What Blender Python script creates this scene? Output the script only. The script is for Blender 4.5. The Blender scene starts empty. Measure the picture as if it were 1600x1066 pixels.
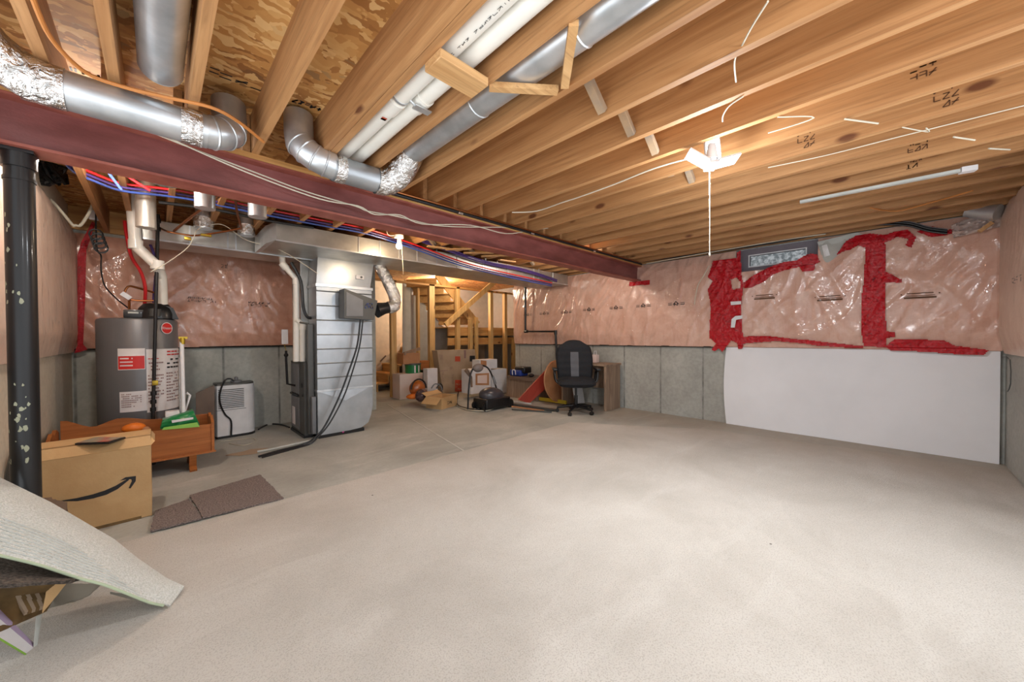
import bpy, bmesh, math, random
from mathutils import Vector, Matrix, noise
random.seed(7)
sc = bpy.context.scene
C = sc.collection
# ------------------------------------------------------------------ camera
FP = 571.28
yaw, pit, rol = [math.radians(a) for a in (44.225, .737, -.309)]
fw = Vector((math.sin(yaw)*math.cos(pit), math.cos(yaw)*math.cos(pit), -math.sin(pit)))
r0 = Vector((math.cos(yaw), -math.sin(yaw), 0)); u0 = r0.cross(fw)
RT = r0*math.cos(rol)+u0*math.sin(rol); UP = -r0*math.sin(rol)+u0*math.cos(rol)
EYE = Vector((0, 0, 1.2))
cam = bpy.data.cameras.new('camera'); cam.sensor_width = 36; cam.lens = FP/1600*36; cam.clip_start = .02
co = bpy.data.objects.new('camera', cam); C.objects.link(co); sc.camera = co
co.matrix_world = Matrix.Translation(EYE) @ Matrix((RT, UP, -fw)).transposed().to_4x4()
# ------------------------------------------------------------------ world, exposure
w = bpy.data.worlds.new('world'); sc.world = w; w.use_nodes = True
w.node_tree.nodes['Background'].inputs[0].default_value = (.93, .965, 1, 1)
wt = w.node_tree; wc = wt.nodes.new('ShaderNodeTexCoord'); ws = wt.nodes.new('ShaderNodeSeparateXYZ'); wm = wt.nodes.new('ShaderNodeMapRange')
wt.links.new(wc.outputs['Generated'], ws.inputs[0]); wt.links.new(ws.outputs[2], wm.inputs[0])
for k_, v_ in ((1, -.6), (2, -.15), (3, 3.1), (4, .9)): wm.inputs[k_].default_value = v_  # extra brightness from below the horizon, added to light the joist undersides
wt.links.new(wm.outputs[0], wt.nodes['Background'].inputs[1])
sc.view_settings.view_transform = 'Standard'; sc.view_settings.look = 'None'
sc.view_settings.exposure = 0.5; sc.view_settings.gamma = 1; sc.view_settings.use_curve_mapping = False
def lamp(name, loc, power, col, rad, label, cat='light'):
    l = bpy.data.lights.new(name, 'POINT'); l.energy = power; l.color = col; l.shadow_soft_size = rad
    o = bpy.data.objects.new(name, l); o.location = loc; C.objects.link(o); return o
lamp('led_light', (2.36, .74, 2.06), 20, (.90, .95, 1), .08, '')
ld_ = bpy.data.lights.new('led_panel_light', 'AREA'); ld_.shape = 'DISK'; ld_.size = .3; ld_.energy = 34; ld_.color = (.90, .95, 1)
lo_ = bpy.data.objects.new('led_panel_light', ld_); lo_.location = (2.36, .74, 2.17); C.objects.link(lo_)
lamp('bulb_light', (1.93, 3.70, 2.12), 10, (1, .74, .46), .04, '')
lamp('stairwell_fill', (4.9, 7.6, 2.45), 60, (1, .90, .76), .06, '')  # added light for the stairwell, without a visible fixture
lamp('joist_bay_fill', (-.19, 3.4, 2.29), 28, (1, .93, .84), .05, '')  # added fill hidden behind the beam to brighten the heater wall, no fixture
lamp('under_stair_fill', (4.55, 6.3, 2.28), 20, (1, .84, .62), .06, '')  # added warm fill to brighten the stairs from the front, no lamp seen
lamp('joist_bay_fill', (4.05, 3.15, 2.25), 26, (1, .91, .80), .05, '')  # second added fill behind the beam, towards the stairs, no fixture
lamp('behind_camera_fill', (.9, -.45, 2.2), 18, (.96, .97, 1), .06, '')  # added fill behind the camera, no bulb known there
# ------------------------------------------------------------------ pixel -> point on an axis plane
def at(u, v, ax, val):
    d = RT*((u-800)/FP)+UP*(-(v-533)/FP)+fw
    return EYE+d*((val-EYE[ax])/d[ax])
def ats(pts, ax, val): return [at(u, v, ax, val) for u, v in pts]
# ------------------------------------------------------------------ materials
def nodes(name):
    m = bpy.data.materials.new(name); m.use_nodes = True
    nt = m.node_tree; return m, nt, nt.nodes['Principled BSDF']
def N(nt, t, **k):
    n = nt.nodes.new(t)
    for a, b in k.items(): setattr(n, a, b)
    return n
def L(nt, a, b): nt.links.new(a, b)
def coords(nt, scale):
    tc = N(nt, 'ShaderNodeTexCoord'); mp = N(nt, 'ShaderNodeMapping'); mp.inputs['Scale'].default_value = scale
    g = N(nt, 'ShaderNodeNewGeometry')
    L(nt, g.outputs['Position'], mp.inputs['Vector']); return mp.outputs['Vector']
def noisetex(nt, vec, scale, detail=4, dist=0, rough=.55):
    n = N(nt, 'ShaderNodeTexNoise'); n.inputs['Scale'].default_value = scale; n.inputs['Detail'].default_value = detail
    n.inputs['Distortion'].default_value = dist; n.inputs['Roughness'].default_value = rough
    L(nt, vec, n.inputs['Vector']); return n.outputs['Fac']
def ramp(nt, fac, stops):
    r = N(nt, 'ShaderNodeValToRGB'); e = r.color_ramp.elements
    while len(e) < len(stops): e.new(.5)
    for i, (p, c) in enumerate(stops):
        e[i].position = p; e[i].color = (*c, 1) if len(c) == 3 else c
    L(nt, fac, r.inputs[0]); return r.outputs[0]
def mix(nt, f, a, b, mode='MIX'):
    m = N(nt, 'ShaderNodeMix', data_type='RGBA', blend_type=mode)
    for i, x in ((0, f), (6, a), (7, b)):
        if isinstance(x, (int, float)): m.inputs[i].default_value = x
        elif isinstance(x, tuple): m.inputs[i].default_value = (*x, 1)
        else: L(nt, x, m.inputs[i])
    return m.outputs[2]
def bump(nt, b, fac, st, dist=.01, inp='Normal'):
    n = N(nt, 'ShaderNodeBump'); n.inputs['Strength'].default_value = st; n.inputs['Distance'].default_value = dist
    L(nt, fac, n.inputs['Height']); L(nt, n.outputs[0], b.inputs[inp]); return n
def S(c): return tuple(((x/255+.055)/1.055)**2.4 if x > 10 else x/255/12.92 for x in c)
def plain(name, c, rough=.6, metal=0, c2=None, sc_=8, stretch=(1, 1, 1), bmp=0, bs=60, coat=0, lo=.35, hi=.65):
    m, nt, b = nodes(name); c = S(c)
    v = coords(nt, stretch)
    if c2: L(nt, ramp(nt, noisetex(nt, v, sc_, 5), [(lo, c), (hi, S(c2))]), b.inputs['Base Color'])
    else:
        c3 = tuple(x*.86 for x in c)
        L(nt, ramp(nt, noisetex(nt, v, sc_, 4), [(.3, c3), (.7, c)]), b.inputs['Base Color'])
    b.inputs['Roughness'].default_value = rough; b.inputs['Metallic'].default_value = metal
    b.inputs['Coat Weight'].default_value = coat; b.inputs['Coat Roughness'].default_value = .08
    if bmp: bump(nt, b, noisetex(nt, v, bs, 3), bmp)
    return m
def wood(name, a, c, axis=1, knots=True, gs=1.0):
    m, nt, b = nodes(name); s = [9*gs, 9*gs, 9*gs]; s[axis] = .55*gs
    v = coords(nt, s); oi = N(nt, 'ShaderNodeObjectInfo')
    ad = N(nt, 'ShaderNodeVectorMath', operation='ADD'); L(nt, v, ad.inputs[0])
    mu = N(nt, 'ShaderNodeMath', operation='MULTIPLY'); mu.inputs[1].default_value = 37; L(nt, oi.outputs['Random'], mu.inputs[0]); L(nt, mu.outputs[0], ad.inputs[1])
    v = ad.outputs[0]
    g = noisetex(nt, v, 1.6, 6, 1.2)
    col = ramp(nt, g, [(.3, S(a)), (.5, S(tuple((x+y)/2 for x, y in zip(a, c)))), (.72, S(c))])
    if knots:
        s2 = [5, 5, 5]; s2[axis] = 2.2; v2 = coords(nt, s2)
        ad2 = N(nt, 'ShaderNodeVectorMath', operation='ADD'); L(nt, v2, ad2.inputs[0]); L(nt, mu.outputs[0], ad2.inputs[1])
        vo = N(nt, 'ShaderNodeTexVoronoi'); vo.inputs['Scale'].default_value = .9; L(nt, ad2.outputs[0], vo.inputs['Vector'])
        kf = ramp(nt, vo.outputs['Distance'], [(.07, (1, 1, 1)), (.13, (0, 0, 0))])
        col = mix(nt, kf, col, S((98, 54, 26)))
    s3 = [40*gs]*3; s3[axis] = 1.2*gs; fine = noisetex(nt, coords(nt, s3), 2.2, 3, .6)
    col = mix(nt, ramp(nt, fine, [(.5, (0, 0, 0)), (.72, (.5, .5, .5))]), col, S(tuple(x*.78 for x in a)))
    L(nt, col, b.inputs['Base Color']); b.inputs['Roughness'].default_value = .62
    bump(nt, b, g, .12); return m
def osb(name):
    m, nt, b = nodes(name); cols = []
    v = coords(nt, (1, 1, 1))
    w1 = noisetex(nt, v, 5, 2)
    wv = N(nt, 'ShaderNodeVectorMath', operation='SCALE'); wv.inputs[3].default_value = 1
    mp = N(nt, 'ShaderNodeMapping'); mp.inputs['Rotation'].default_value = (0, 0, .35); mp.inputs['Scale'].default_value = (9, 30, 10); L(nt, v, mp.inputs[0])
    ad = N(nt, 'ShaderNodeVectorMath', operation='ADD'); L(nt, mp.outputs[0], ad.inputs[0])
    n3 = N(nt, 'ShaderNodeTexNoise'); n3.inputs['Scale'].default_value = 7; n3.inputs['Detail'].default_value = 3; L(nt, v, n3.inputs['Vector'])
    sc3 = N(nt, 'ShaderNodeVectorMath', operation='SCALE'); sc3.inputs[3].default_value = 5; L(nt, n3.outputs['Color'], sc3.inputs[0]); L(nt, sc3.outputs[0], ad.inputs[1])
    vo = N(nt, 'ShaderNodeTexVoronoi'); vo.inputs['Scale'].default_value = 1; L(nt, ad.outputs[0], vo.inputs['Vector'])
    sep = N(nt, 'ShaderNodeSeparateColor'); L(nt, vo.outputs['Color'], sep.inputs[0])
    c = ramp(nt, sep.outputs[0], [(0, S((150, 98, 48))), (.3, S((188, 134, 72))), (.65, S((206, 156, 92))), (.93, S((226, 186, 126))), (1, S((120, 76, 38)))])
    L(nt, c, b.inputs['Base Color']); b.inputs['Roughness'].default_value = .7
    bump(nt, b, sep.outputs[1], .3, .004); return m
def insul(name, tint=(210, 164, 144), tint2=(232, 200, 184), shine=1, strk=.45):
    m, nt, b = nodes(name); v = coords(nt, (1, 1, 1))
    n1 = noisetex(nt, v, 4.5, 6, .6, .65); n2 = noisetex(nt, coords(nt, (6, 6, 1.2)), 3, 4, 1.0)
    c = ramp(nt, n1, [(.3, S(tint)), (.55, S(tuple((a+q)/2 for a, q in zip(tint, tint2)))), (.75, S(tint2))])
    c = mix(nt, ramp(nt, n2, [(.55, (0, 0, 0)), (.8, (strk,)*3)]), c, S((198, 130, 106)))
    L(nt, c, b.inputs['Base Color']); b.inputs['Roughness'].default_value = .75
    bump(nt, b, noisetex(nt, v, 14, 4), .35, .02)
    return m
def polymat():
    m = bpy.data.materials.new('clear_plastic_sheet'); m.use_nodes = True; nt = m.node_tree; nt.nodes.remove(nt.nodes['Principled BSDF'])
    out = nt.nodes['Material Output']; t = N(nt, 'ShaderNodeBsdfTransparent'); t.inputs[0].default_value = (.97, .955, .945, 1)
    g = N(nt, 'ShaderNodeBsdfAnisotropic'); g.inputs['Roughness'].default_value = .12; mx = N(nt, 'ShaderNodeMixShader')
    lw = N(nt, 'ShaderNodeFresnel'); lw.inputs['IOR'].default_value = 1.6; mn = N(nt, 'ShaderNodeMath', operation='MINIMUM'); mn.inputs[1].default_value = .17; L(nt, lw.outputs[0], mn.inputs[0])
    bp_ = N(nt, 'ShaderNodeBump'); bp_.inputs['Strength'].default_value = .5; bp_.inputs['Distance'].default_value = .006
    L(nt, noisetex(nt, coords(nt, (1, 1, 1)), 22, 3, 1.2), bp_.inputs['Height']); L(nt, bp_.outputs[0], g.inputs['Normal'])
    L(nt, mn.outputs[0], mx.inputs[0]); L(nt, t.outputs[0], mx.inputs[1]); L(nt, g.outputs[0], mx.inputs[2]); L(nt, mx.outputs[0], out.inputs[0]); return m
def concrete(name, a, c, seams=None):
    m, nt, b = nodes(name); v = coords(nt, (1, 1, 1))
    n1 = noisetex(nt, v, 1.7, 7, .3, .62); n2 = noisetex(nt, v, 24, 4)
    col = ramp(nt, n1, [(.3, S(a)), (.7, S(c))])
    col = mix(nt, ramp(nt, n2, [(.35, (.25, .25, .25)), (.6, (0, 0, 0))]), col, S(tuple(x*.8 for x in a)))
    hgt = n2
    if seams is not None:
        sx = N(nt, 'ShaderNodeSeparateXYZ'); L(nt, v, sx.inputs[0])
        md = N(nt, 'ShaderNodeMath', operation='PINGPONG'); md.inputs[1].default_value = .305; L(nt, sx.outputs[seams], md.inputs[0])
        rf = ramp(nt, md.outputs[0], [(.006, (1, 1, 1)), (.016, (0, 0, 0))])
        nz = noisetex(nt, v, 5, 3)
        col = mix(nt, mix(nt, ramp(nt, nz, [(.35, (.2, .2, .2)), (.65, (1, 1, 1))]), (0, 0, 0), rf, 'MIX'), col, S(tuple(x*.66 for x in a)))
    L(nt, col, b.inputs['Base Color']); b.inputs['Roughness'].default_value = .8
    bump(nt, b, hgt, .25, .006); return m
def floor_mat(name, pile):
    m, nt, b = nodes(name); v = coords(nt, (1, 1, 1))
    n1 = noisetex(nt, v, 1.1, 8, .4, .62)
    a, c = ((148, 148, 141), (180, 180, 173)) if not pile else ((176, 170, 161), (198, 193, 185))
    col = ramp(nt, n1, [(.32, S(a)), (.66, S(c))])
    col = mix(nt, ramp(nt, noisetex(nt, coords(nt, (.5, 1.6, 1)), 2.4, 6, .8), [(.55, (0, 0, 0)), (.72, (.5, .5, .5))]), col, S((204, 200, 193)))
    sp = noisetex(nt, v, 170 if pile else 40, 2)
    col = mix(nt, ramp(nt, sp, [(.36, (.42, .42, .42) if pile else (.2,)*3), (.5, (0, 0, 0))]), col, S((142, 134, 124)))
    # tan water stains along the window wall
    sx = N(nt, 'ShaderNodeSeparateXYZ'); L(nt, v, sx.inputs[0])
    ad = N(nt, 'ShaderNodeMath', operation='ADD'); L(nt, sx.outputs[0], ad.inputs[0]); L(nt, noisetex(nt, v, 2.2, 4), ad.inputs[1])
    st = ramp(nt, N_map(nt, ad.outputs[0], 4.6, 6.0), [(.2, (0, 0, 0)), (.8, (.6, .6, .6))])
    col = mix(nt, st, col, S((158, 140, 120)))
    # small dark crumbs
    vo = N(nt, 'ShaderNodeTexVoronoi'); vo.inputs['Scale'].default_value = 2.3; L(nt, v, vo.inputs['Vector'])
    col = mix(nt, ramp(nt, vo.outputs['Distance'], [(.012, (1, 1, 1)), (.02, (0, 0, 0))]), col, S((70, 62, 55)))
    L(nt, col, b.inputs['Base Color']); b.inputs['Roughness'].default_value = .9 if pile else .7
    bump(nt, b, noisetex(nt, v, 200 if pile else 30, 3), .5 if pile else .15, .008 if pile else .004); return m
def N_map(nt, s, a, c):
    mr = N(nt, 'ShaderNodeMapRange'); mr.inputs[1].default_value = a; mr.inputs[2].default_value = c; L(nt, s, mr.inputs[0]); return mr.outputs[0]
def emit(name, c, s):
    m, nt, b = nodes(name); b.inputs['Emission Color'].default_value = (*c, 1); b.inputs['Emission Strength'].default_value = s; b.inputs['Base Color'].default_value = (*c, 1); return m
def tapemat():
    m, nt, b = nodes('red_tape'); v = coords(nt, (1, 1, 1))
    n = noisetex(nt, v, 26, 4, 1.5); n2 = noisetex(nt, v, 60, 2)
    c = ramp(nt, n, [(.25, S((96, 2, 10))), (.42, S((168, 4, 20))), (.7, S((190, 8, 28)))])
    c = mix(nt, ramp(nt, n2, [(.27, (1, 1, 1)), (.33, (0, 0, 0))]), c, S((80, 6, 12)))
    L(nt, c, b.inputs['Base Color']); b.inputs['Roughness'].default_value = .35
    b.inputs['Specular IOR Level'].default_value = .2; b.inputs['Coat Weight'].default_value = .8; b.inputs['Coat Roughness'].default_value = .08
    bump(nt, b, n, .5, .01); bump(nt, b, noisetex(nt, v, 18, 3, 2), 1, .03, 'Coat Normal'); return m
def foil():
    m, nt, b = nodes('crinkled_foil'); v = coords(nt, (1, 1, 1)); b.inputs['Metallic'].default_value = 1
    b.inputs['Base Color'].default_value = (.82, .82, .81, 1); b.inputs['Roughness'].default_value = .22
    n = noisetex(nt, v, 22, 4, 2.0); bump(nt, b, n, .9, .02); return m
def fur(name, a, c, sc_=120):
    m, nt, b = nodes(name); v = coords(nt, (1, 1, 1)); n = noisetex(nt, v, sc_, 3)
    L(nt, ramp(nt, n, [(.38, S(a)), (.62, S(c))]), b.inputs['Base Color']); b.inputs['Roughness'].default_value = .95
    bump(nt, b, n, 1, .01); return m
M = dict(
 clearsheet=polymat(),
 joist=wood('joist_pine', (156, 108, 64), (190, 144, 96), 1), plank=wood('pine_x', (180, 128, 70), (216, 170, 108), 0),
 stud=wood('pine_z', (188, 146, 88), (222, 186, 130), 2), block=wood('pine_block', (178, 132, 82), (214, 172, 120), 0),
 osb=osb('osb_board'), floor=floor_mat('concrete_floor', False), carpet=floor_mat('beige_carpet', True),
 conc=concrete('poured_concrete', (148, 147, 140), (176, 176, 169), 1), concx=concrete('poured_concrete_x', (160, 163, 157), (190, 193, 186), 0),
 concb=concrete('beige_concrete', (186, 176, 158), (208, 198, 180)),
 pink=insul('pink_batt_under_plastic'), pink2=insul('pink_batt_back', (208, 152, 128), (234, 192, 172)), pink3=insul('pale_batt', (222, 196, 178), (236, 214, 198), .6, .12),
 steel=plain('red_primer_steel', (108, 56, 52), .5, 0, (138, 78, 74), 3, (1, 1, 3), .1, coat=.15),
 rust=plain('red_primer_flange', (132, 66, 54), .55, 0, (156, 88, 74), 9),
 galv=plain('galvanised_sheet', (186, 192, 196), .36, .8, (220, 224, 228), 5, bmp=.06, bs=6), galv2=plain('galvanised_bright', (166, 171, 176), .38, .8, (192, 197, 202), 3, bmp=.05, bs=5),
 galvd=plain('galvanised_dull', (166, 164, 158), .4, .75, (196, 194, 188), 4, bmp=.05, bs=6),
 foil=foil(), pvc=plain('white_pvc', (222, 218, 208), .4, 0, (232, 229, 221), 3, coat=.2), white=plain('white_plastic', (222, 223, 226), .4),
 foam=plain('white_foam_sheet', (222, 221, 223), .7, 0, (230, 229, 231), 1.5, bmp=.05, bs=4),
 black=plain('black_plastic', (15, 15, 18), .4, coat=.2), blackm=plain('black_iron', (34, 32, 33), .45, .3), tape=tapemat(),
 redp=plain('red_tube', (196, 26, 34), .35), bluep=plain('blue_tube', (52, 76, 150), .35), purp=plain('purple_tube', (64, 44, 112), .4), orange=plain('orange_wood_strip', (196, 126, 62), .5),
 cord=plain('white_cable', (206, 198, 178), .5), copper=plain('copper', (150, 92, 54), .3, .9), brass=plain('brass', (190, 160, 60), .35, .8),
 grey=plain('heater_grey', (104, 104, 106), .38, .25, (112, 112, 114), 2), greyd=plain('furnace_grey', (88, 88, 86), .45, .3), greyp=plain('grey_plastic', (120, 122, 126), .5),
 card=plain('cardboard', (190, 152, 104), .8, 0, (202, 166, 118), 5, bmp=.1), card2=plain('grey_cardboard', (168, 146, 122), .8, 0, (182, 160, 136), 4), cardd=plain('dark_cardboard', (98, 76, 46), .85, 0, (130, 102, 62), 14),
 ink=plain('black_ink', (34, 34, 36), .6), inkr=plain('red_ink', (200, 82, 56), .6), brownink=plain('brown_ink', (92, 58, 30), .7), label=plain('white_label', (226, 222, 222), .5), labred=plain('red_label', (206, 40, 36), .45),
 labprint=plain('label_print', (150, 120, 118), .6), paper=plain('paper', (214, 206, 198), .7, 0, (206, 158, 152), 30, lo=.6, hi=.62),
 cradle=wood('orange_varnished_wood', (148, 84, 34), (178, 108, 52), 0, False, 1.5), green=plain('green_bag', (22, 130, 70), .35, coat=.4), lime=plain('lime_bag', (140, 200, 80), .35, coat=.4), orangep=plain('orange_plastic', (232, 120, 28), .5),
 rug=fur('brown_carpet', (96, 84, 80), (146, 132, 126)), rugd=fur('dark_brown_carpet', (58, 50, 44), (104, 92, 82), 90), back=fur('carpet_backing', (206, 208, 200), (230, 231, 226), 160),
 backrib=plain('ribbed_backing', (206, 208, 202), .85), backedge=plain('green_backing_edge', (182, 196, 166), .8), felt=plain('grey_felt', (150, 142, 128), .9),
 greywood=wood('grey_oak', (122, 98, 80), (168, 144, 122), 2, False, 1.6), fabric=plain('black_fabric', (12, 14, 20), .8, 0, (18, 22, 30), 30), fgrey=plain('grey_fabric', (92, 94, 100), .8),
 leather=plain('brown_vinyl', (112, 92, 78), .5), blue=plain('blue_fabric', (30, 58, 140), .6), redb=plain('red_board', (160, 62, 48), .5), tan=plain('tan_wood', (186, 136, 96), .6, 0, (168, 116, 78), 5),
 yellow=plain('yellow_metal', (184, 160, 40), .5), pinkb=plain('pink_box', (226, 196, 186), .7, 0, (220, 206, 200), 3), greyw=plain('unpainted_drywall', (190, 188, 182), .85), cream=plain('cream_drywall', (226, 206, 178), .85),
 orangem=plain('amber_vinyl', (176, 96, 40), .3, coat=.5), silver=plain('purple_foil', (150, 130, 134), .25, .7, (90, 70, 76), 16), chrome=plain('chrome', (210, 210, 210), .2, 1), dark=plain('dark_gap', (30, 26, 22), .9),
 glow=emit('led_glow', (1, 1, 1), 5), bulb=emit('bulb_glow', (1, .86, .6), 12), sky=emit('daylight', (.86, .93, 1), 1.0), poly=plain('clear_poly', (196, 176, 168), .3, coat=.6), magenta=plain('magenta_ball', (226, 60, 150), .5), tealtape=plain('tape_white', (226, 226, 226), .35),
 greysheet=plain('grey_sheet', (172, 174, 168), .5, 0, (186, 188, 182), 6), stain=plain('tan_dirt', (172, 150, 126), .9), tread=wood('stair_pine', (196, 146, 86), (224, 182, 122), 1, True))
# ------------------------------------------------------------------ mesh builder
class MB:
    def __init__(s): s.v = []; s.f = []; s.X = None; s.sm = []
    def add(s, vs, fs, smooth=False):
        n = len(s.v); s.v += [(s.X @ Vector(q)) if s.X else Vector(q) for q in vs]
        s.f += [tuple(i+n for i in f) for f in fs]; s.sm += [smooth]*len(fs); return s
    def box(s, x0, x1, y0, y1, z0, z1):
        return s.add([(x, y, z) for x in (x0, x1) for y in (y0, y1) for z in (z0, z1)],
                     [(0, 1, 3, 2), (4, 6, 7, 5), (0, 4, 5, 1), (2, 3, 7, 6), (0, 2, 6, 4), (1, 5, 7, 3)])
    def bbox(s, x0, x1, y0, y1, z0, z1, r=.01, seg=3):
        bm = bmesh.new(); bmesh.ops.create_cube(bm, size=1)
        for q in bm.verts: q.co = Vector(((x0+x1)/2+q.co.x*(x1-x0), (y0+y1)/2+q.co.y*(y1-y0), (z0+z1)/2+q.co.z*(z1-z0)))
        bmesh.ops.bevel(bm, geom=bm.edges[:]+bm.verts[:], offset=r, segments=seg, profile=.6, affect='EDGES')
        bm.verts.index_update(); s.add([q.co.copy() for q in bm.verts], [tuple(q.index for q in f.verts) for f in bm.faces], True); bm.free(); return s
    def hull8(s, a, b):   # two quads -> prism
        return s.add(list(a)+list(b), [(3, 2, 1, 0), (4, 5, 6, 7)]+[(i, (i+1) % 4, 4+(i+1) % 4, 4+i) for i in range(4)])
    def bar(s, p, q, wd, ht, up=(0, 0, 1)):
        p, q = Vector(p), Vector(q); d = (q-p).normalized(); up = Vector(up)
        sd = d.cross(up).normalized()*wd/2; hu = sd.cross(d).normalized()*ht/2
        return s.hull8([p-sd-hu, p+sd-hu, p+sd+hu, p-sd+hu], [q-sd-hu, q+sd-hu, q+sd+hu, q-sd+hu])
    def prism(s, pts, vec):
        vec = Vector(vec); n = len(pts); a = [Vector(p) for p in pts]
        return s.add(a+[p+vec for p in a], [tuple(range(n)), tuple(range(2*n-1, n-1, -1))]+[(i, i+n, (i+1) % n+n, (i+1) % n) for i in range(n)])
    def tube(s, pts, r, n=12, smooth=0, cap=True, wob=0):
        P = [Vector(p) for p in pts]; R = r if isinstance(r, (list, tuple)) else [r]*len(P)
        if smooth:
            Q = []; RR = []
            for i in range(len(P)-1):
                p0 = P[max(i-1, 0)]; p1 = P[i]; p2 = P[i+1]; p3 = P[min(i+2, len(P)-1)]
                for k in range(smooth):
                    t = k/smooth; Q.append(.5*((2*p1)+(p2-p0)*t+(2*p0-5*p1+4*p2-p3)*t*t+(3*p1-p0-3*p2+p3)*t**3)); RR.append(R[i]*(1-t)+R[i+1]*t)
            Q.append(P[-1]); RR.append(R[-1]); P, R = Q, RR
        T = [((P[min(i+1, len(P)-1)]-P[max(i-1, 0)])).normalized() for i in range(len(P))]
        nrm = T[0].orthogonal().normalized(); vs = []
        for i, p in enumerate(P):
            nrm = (nrm-T[i]*nrm.dot(T[i])).normalized(); bn = T[i].cross(nrm)
            for k in range(n):
                a = 2*math.pi*k/n; rr = R[i]*(1+(random.uniform(-wob, wob) if wob else 0)); vs.append(p+(nrm*math.cos(a)+bn*math.sin(a))*rr)
        fs = [(i*n+k, i*n+(k+1) % n, (i+1)*n+(k+1) % n, (i+1)*n+k) for i in range(len(P)-1) for k in range(n)]
        s.add(vs, fs, True)
        if cap: s.add(vs[:n], [tuple(range(n-1, -1, -1))]); s.add(vs[-n:], [tuple(range(n))])
        return s
    def lathe(s, prof, c=(0, 0, 0), n=28, ax=2):
        vs = []
        for r, h in prof:
            for k in range(n):
                a = 2*math.pi*k/n; p = [r*math.cos(a), r*math.sin(a), h]
                if ax == 1: p = [p[0], h, p[1]]
                if ax == 0: p = [h, p[0], p[1]]
                vs.append(Vector(p)+Vector(c))
        m = len(prof); return s.add(vs, [(i*n+k, i*n+(k+1) % n, (i+1)*n+(k+1) % n, (i+1)*n+k) for i in range(m-1) for k in range(n)], True)
    def ball(s, c, r, n=14, m=9, sq=None):
        c = Vector(c); r = Vector(r) if not isinstance(r, (int, float)) else Vector((r, r, r)); vs = []
        for j in range(m+1):
            t = math.pi*j/m
            for k in range(n):
                a = 2*math.pi*k/n; vs.append(c+Vector((r.x*math.sin(t)*math.cos(a), r.y*math.sin(t)*math.sin(a), r.z*math.cos(t))))
        return s.add(vs, [(j*n+k, (j+1)*n+k, (j+1)*n+(k+1) % n, j*n+(k+1) % n) for j in range(m) for k in range(n)], True)
    def grid(s, fn, nu, nv, thick=None):
        vs = [Vector(fn(i/nu, j/nv)) for i in range(nu+1) for j in range(nv+1)]
        q = lambda i, j: i*(nv+1)+j
        fs = [(q(i, j), q(i+1, j), q(i+1, j+1), q(i, j+1)) for i in range(nu) for j in range(nv)]
        if thick:
            t = Vector(thick); n = len(vs); vs = vs+[p+t for p in vs]; fs = fs+[tuple(reversed([i+n for i in f])) for f in fs]
            rim = [q(i, 0) for i in range(nu+1)]+[q(nu, j) for j in range(1, nv+1)]+[q(i, nv) for i in range(nu-1, -1, -1)]+[q(0, j) for j in range(nv-1, 0, -1)]
            fs += [(rim[k], rim[k]+n, rim[(k+1) % len(rim)]+n, rim[(k+1) % len(rim)]) for k in range(len(rim))]
        return s.add(vs, fs, True)
def wloc(o):
    p = Vector((0, 0, 0))
    while o: p = p+o.location; o = o.parent
    return p
def build(mb, name, mat, parent=None, local=False, label=None, loc=None):
    me = bpy.data.meshes.new(name)
    if parent: off = Vector((0, 0, 0)) if local else wloc(parent)
    else:
        xs = [q.x for q in mb.v]; ys = [q.y for q in mb.v]; zs = [q.z for q in mb.v]
        off = Vector(loc) if loc else Vector(((min(xs)+max(xs))/2, (min(ys)+max(ys))/2, min(zs)))
    me.from_pydata([tuple(q-off) for q in mb.v], [], mb.f); me.validate()
    bm = bmesh.new(); bm.from_mesh(me)
    if len(mb.f) > 1: bmesh.ops.recalc_face_normals(bm, faces=bm.faces[:])
    bm.to_mesh(me); bm.free()
    for p in me.polygons: p.use_smooth = True
    me.set_sharp_from_angle(angle=math.radians(38)); me.materials.append(M[mat] if isinstance(mat, str) else mat)
    o = bpy.data.objects.new(name, me); C.objects.link(o)
    if parent: o.parent = parent
    else: o.location = off
    if label: o['label'] = label
    return o
def tag(o, label, cat, group=None, kind=None):
    o['label'] = label; o['category'] = cat
    if group: o['group'] = group
    if kind: o['kind'] = kind
    return o
def thing(name, label, cat, loc=(0, 0, 0), rz=0, group=None):
    o = bpy.data.objects.new(name, None); o.empty_display_size = .1; C.objects.link(o); o.location = loc; o.rotation_euler = (0, 0, rz)
    return tag(o, label, cat, group)
def one(mb, name, mat, label, cat, group=None, loc=None): return tag(build(mb, name, mat, loc=loc), label, cat, group)
def struct(mb, name, mat, label=None):
    o = build(mb, name, mat); o['kind'] = 'structure'
    if label: o['label'] = label
    return o
def inside(pt, poly):
    x, y = pt; c = False; n = len(poly)
    for i in range(n):
        x1, y1 = poly[i]; x2, y2 = poly[(i+1) % n]
        if (y1 > y) != (y2 > y) and x < (x2-x1)*(y-y1)/(y2-y1)+x1: c = not c
    return c
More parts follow.
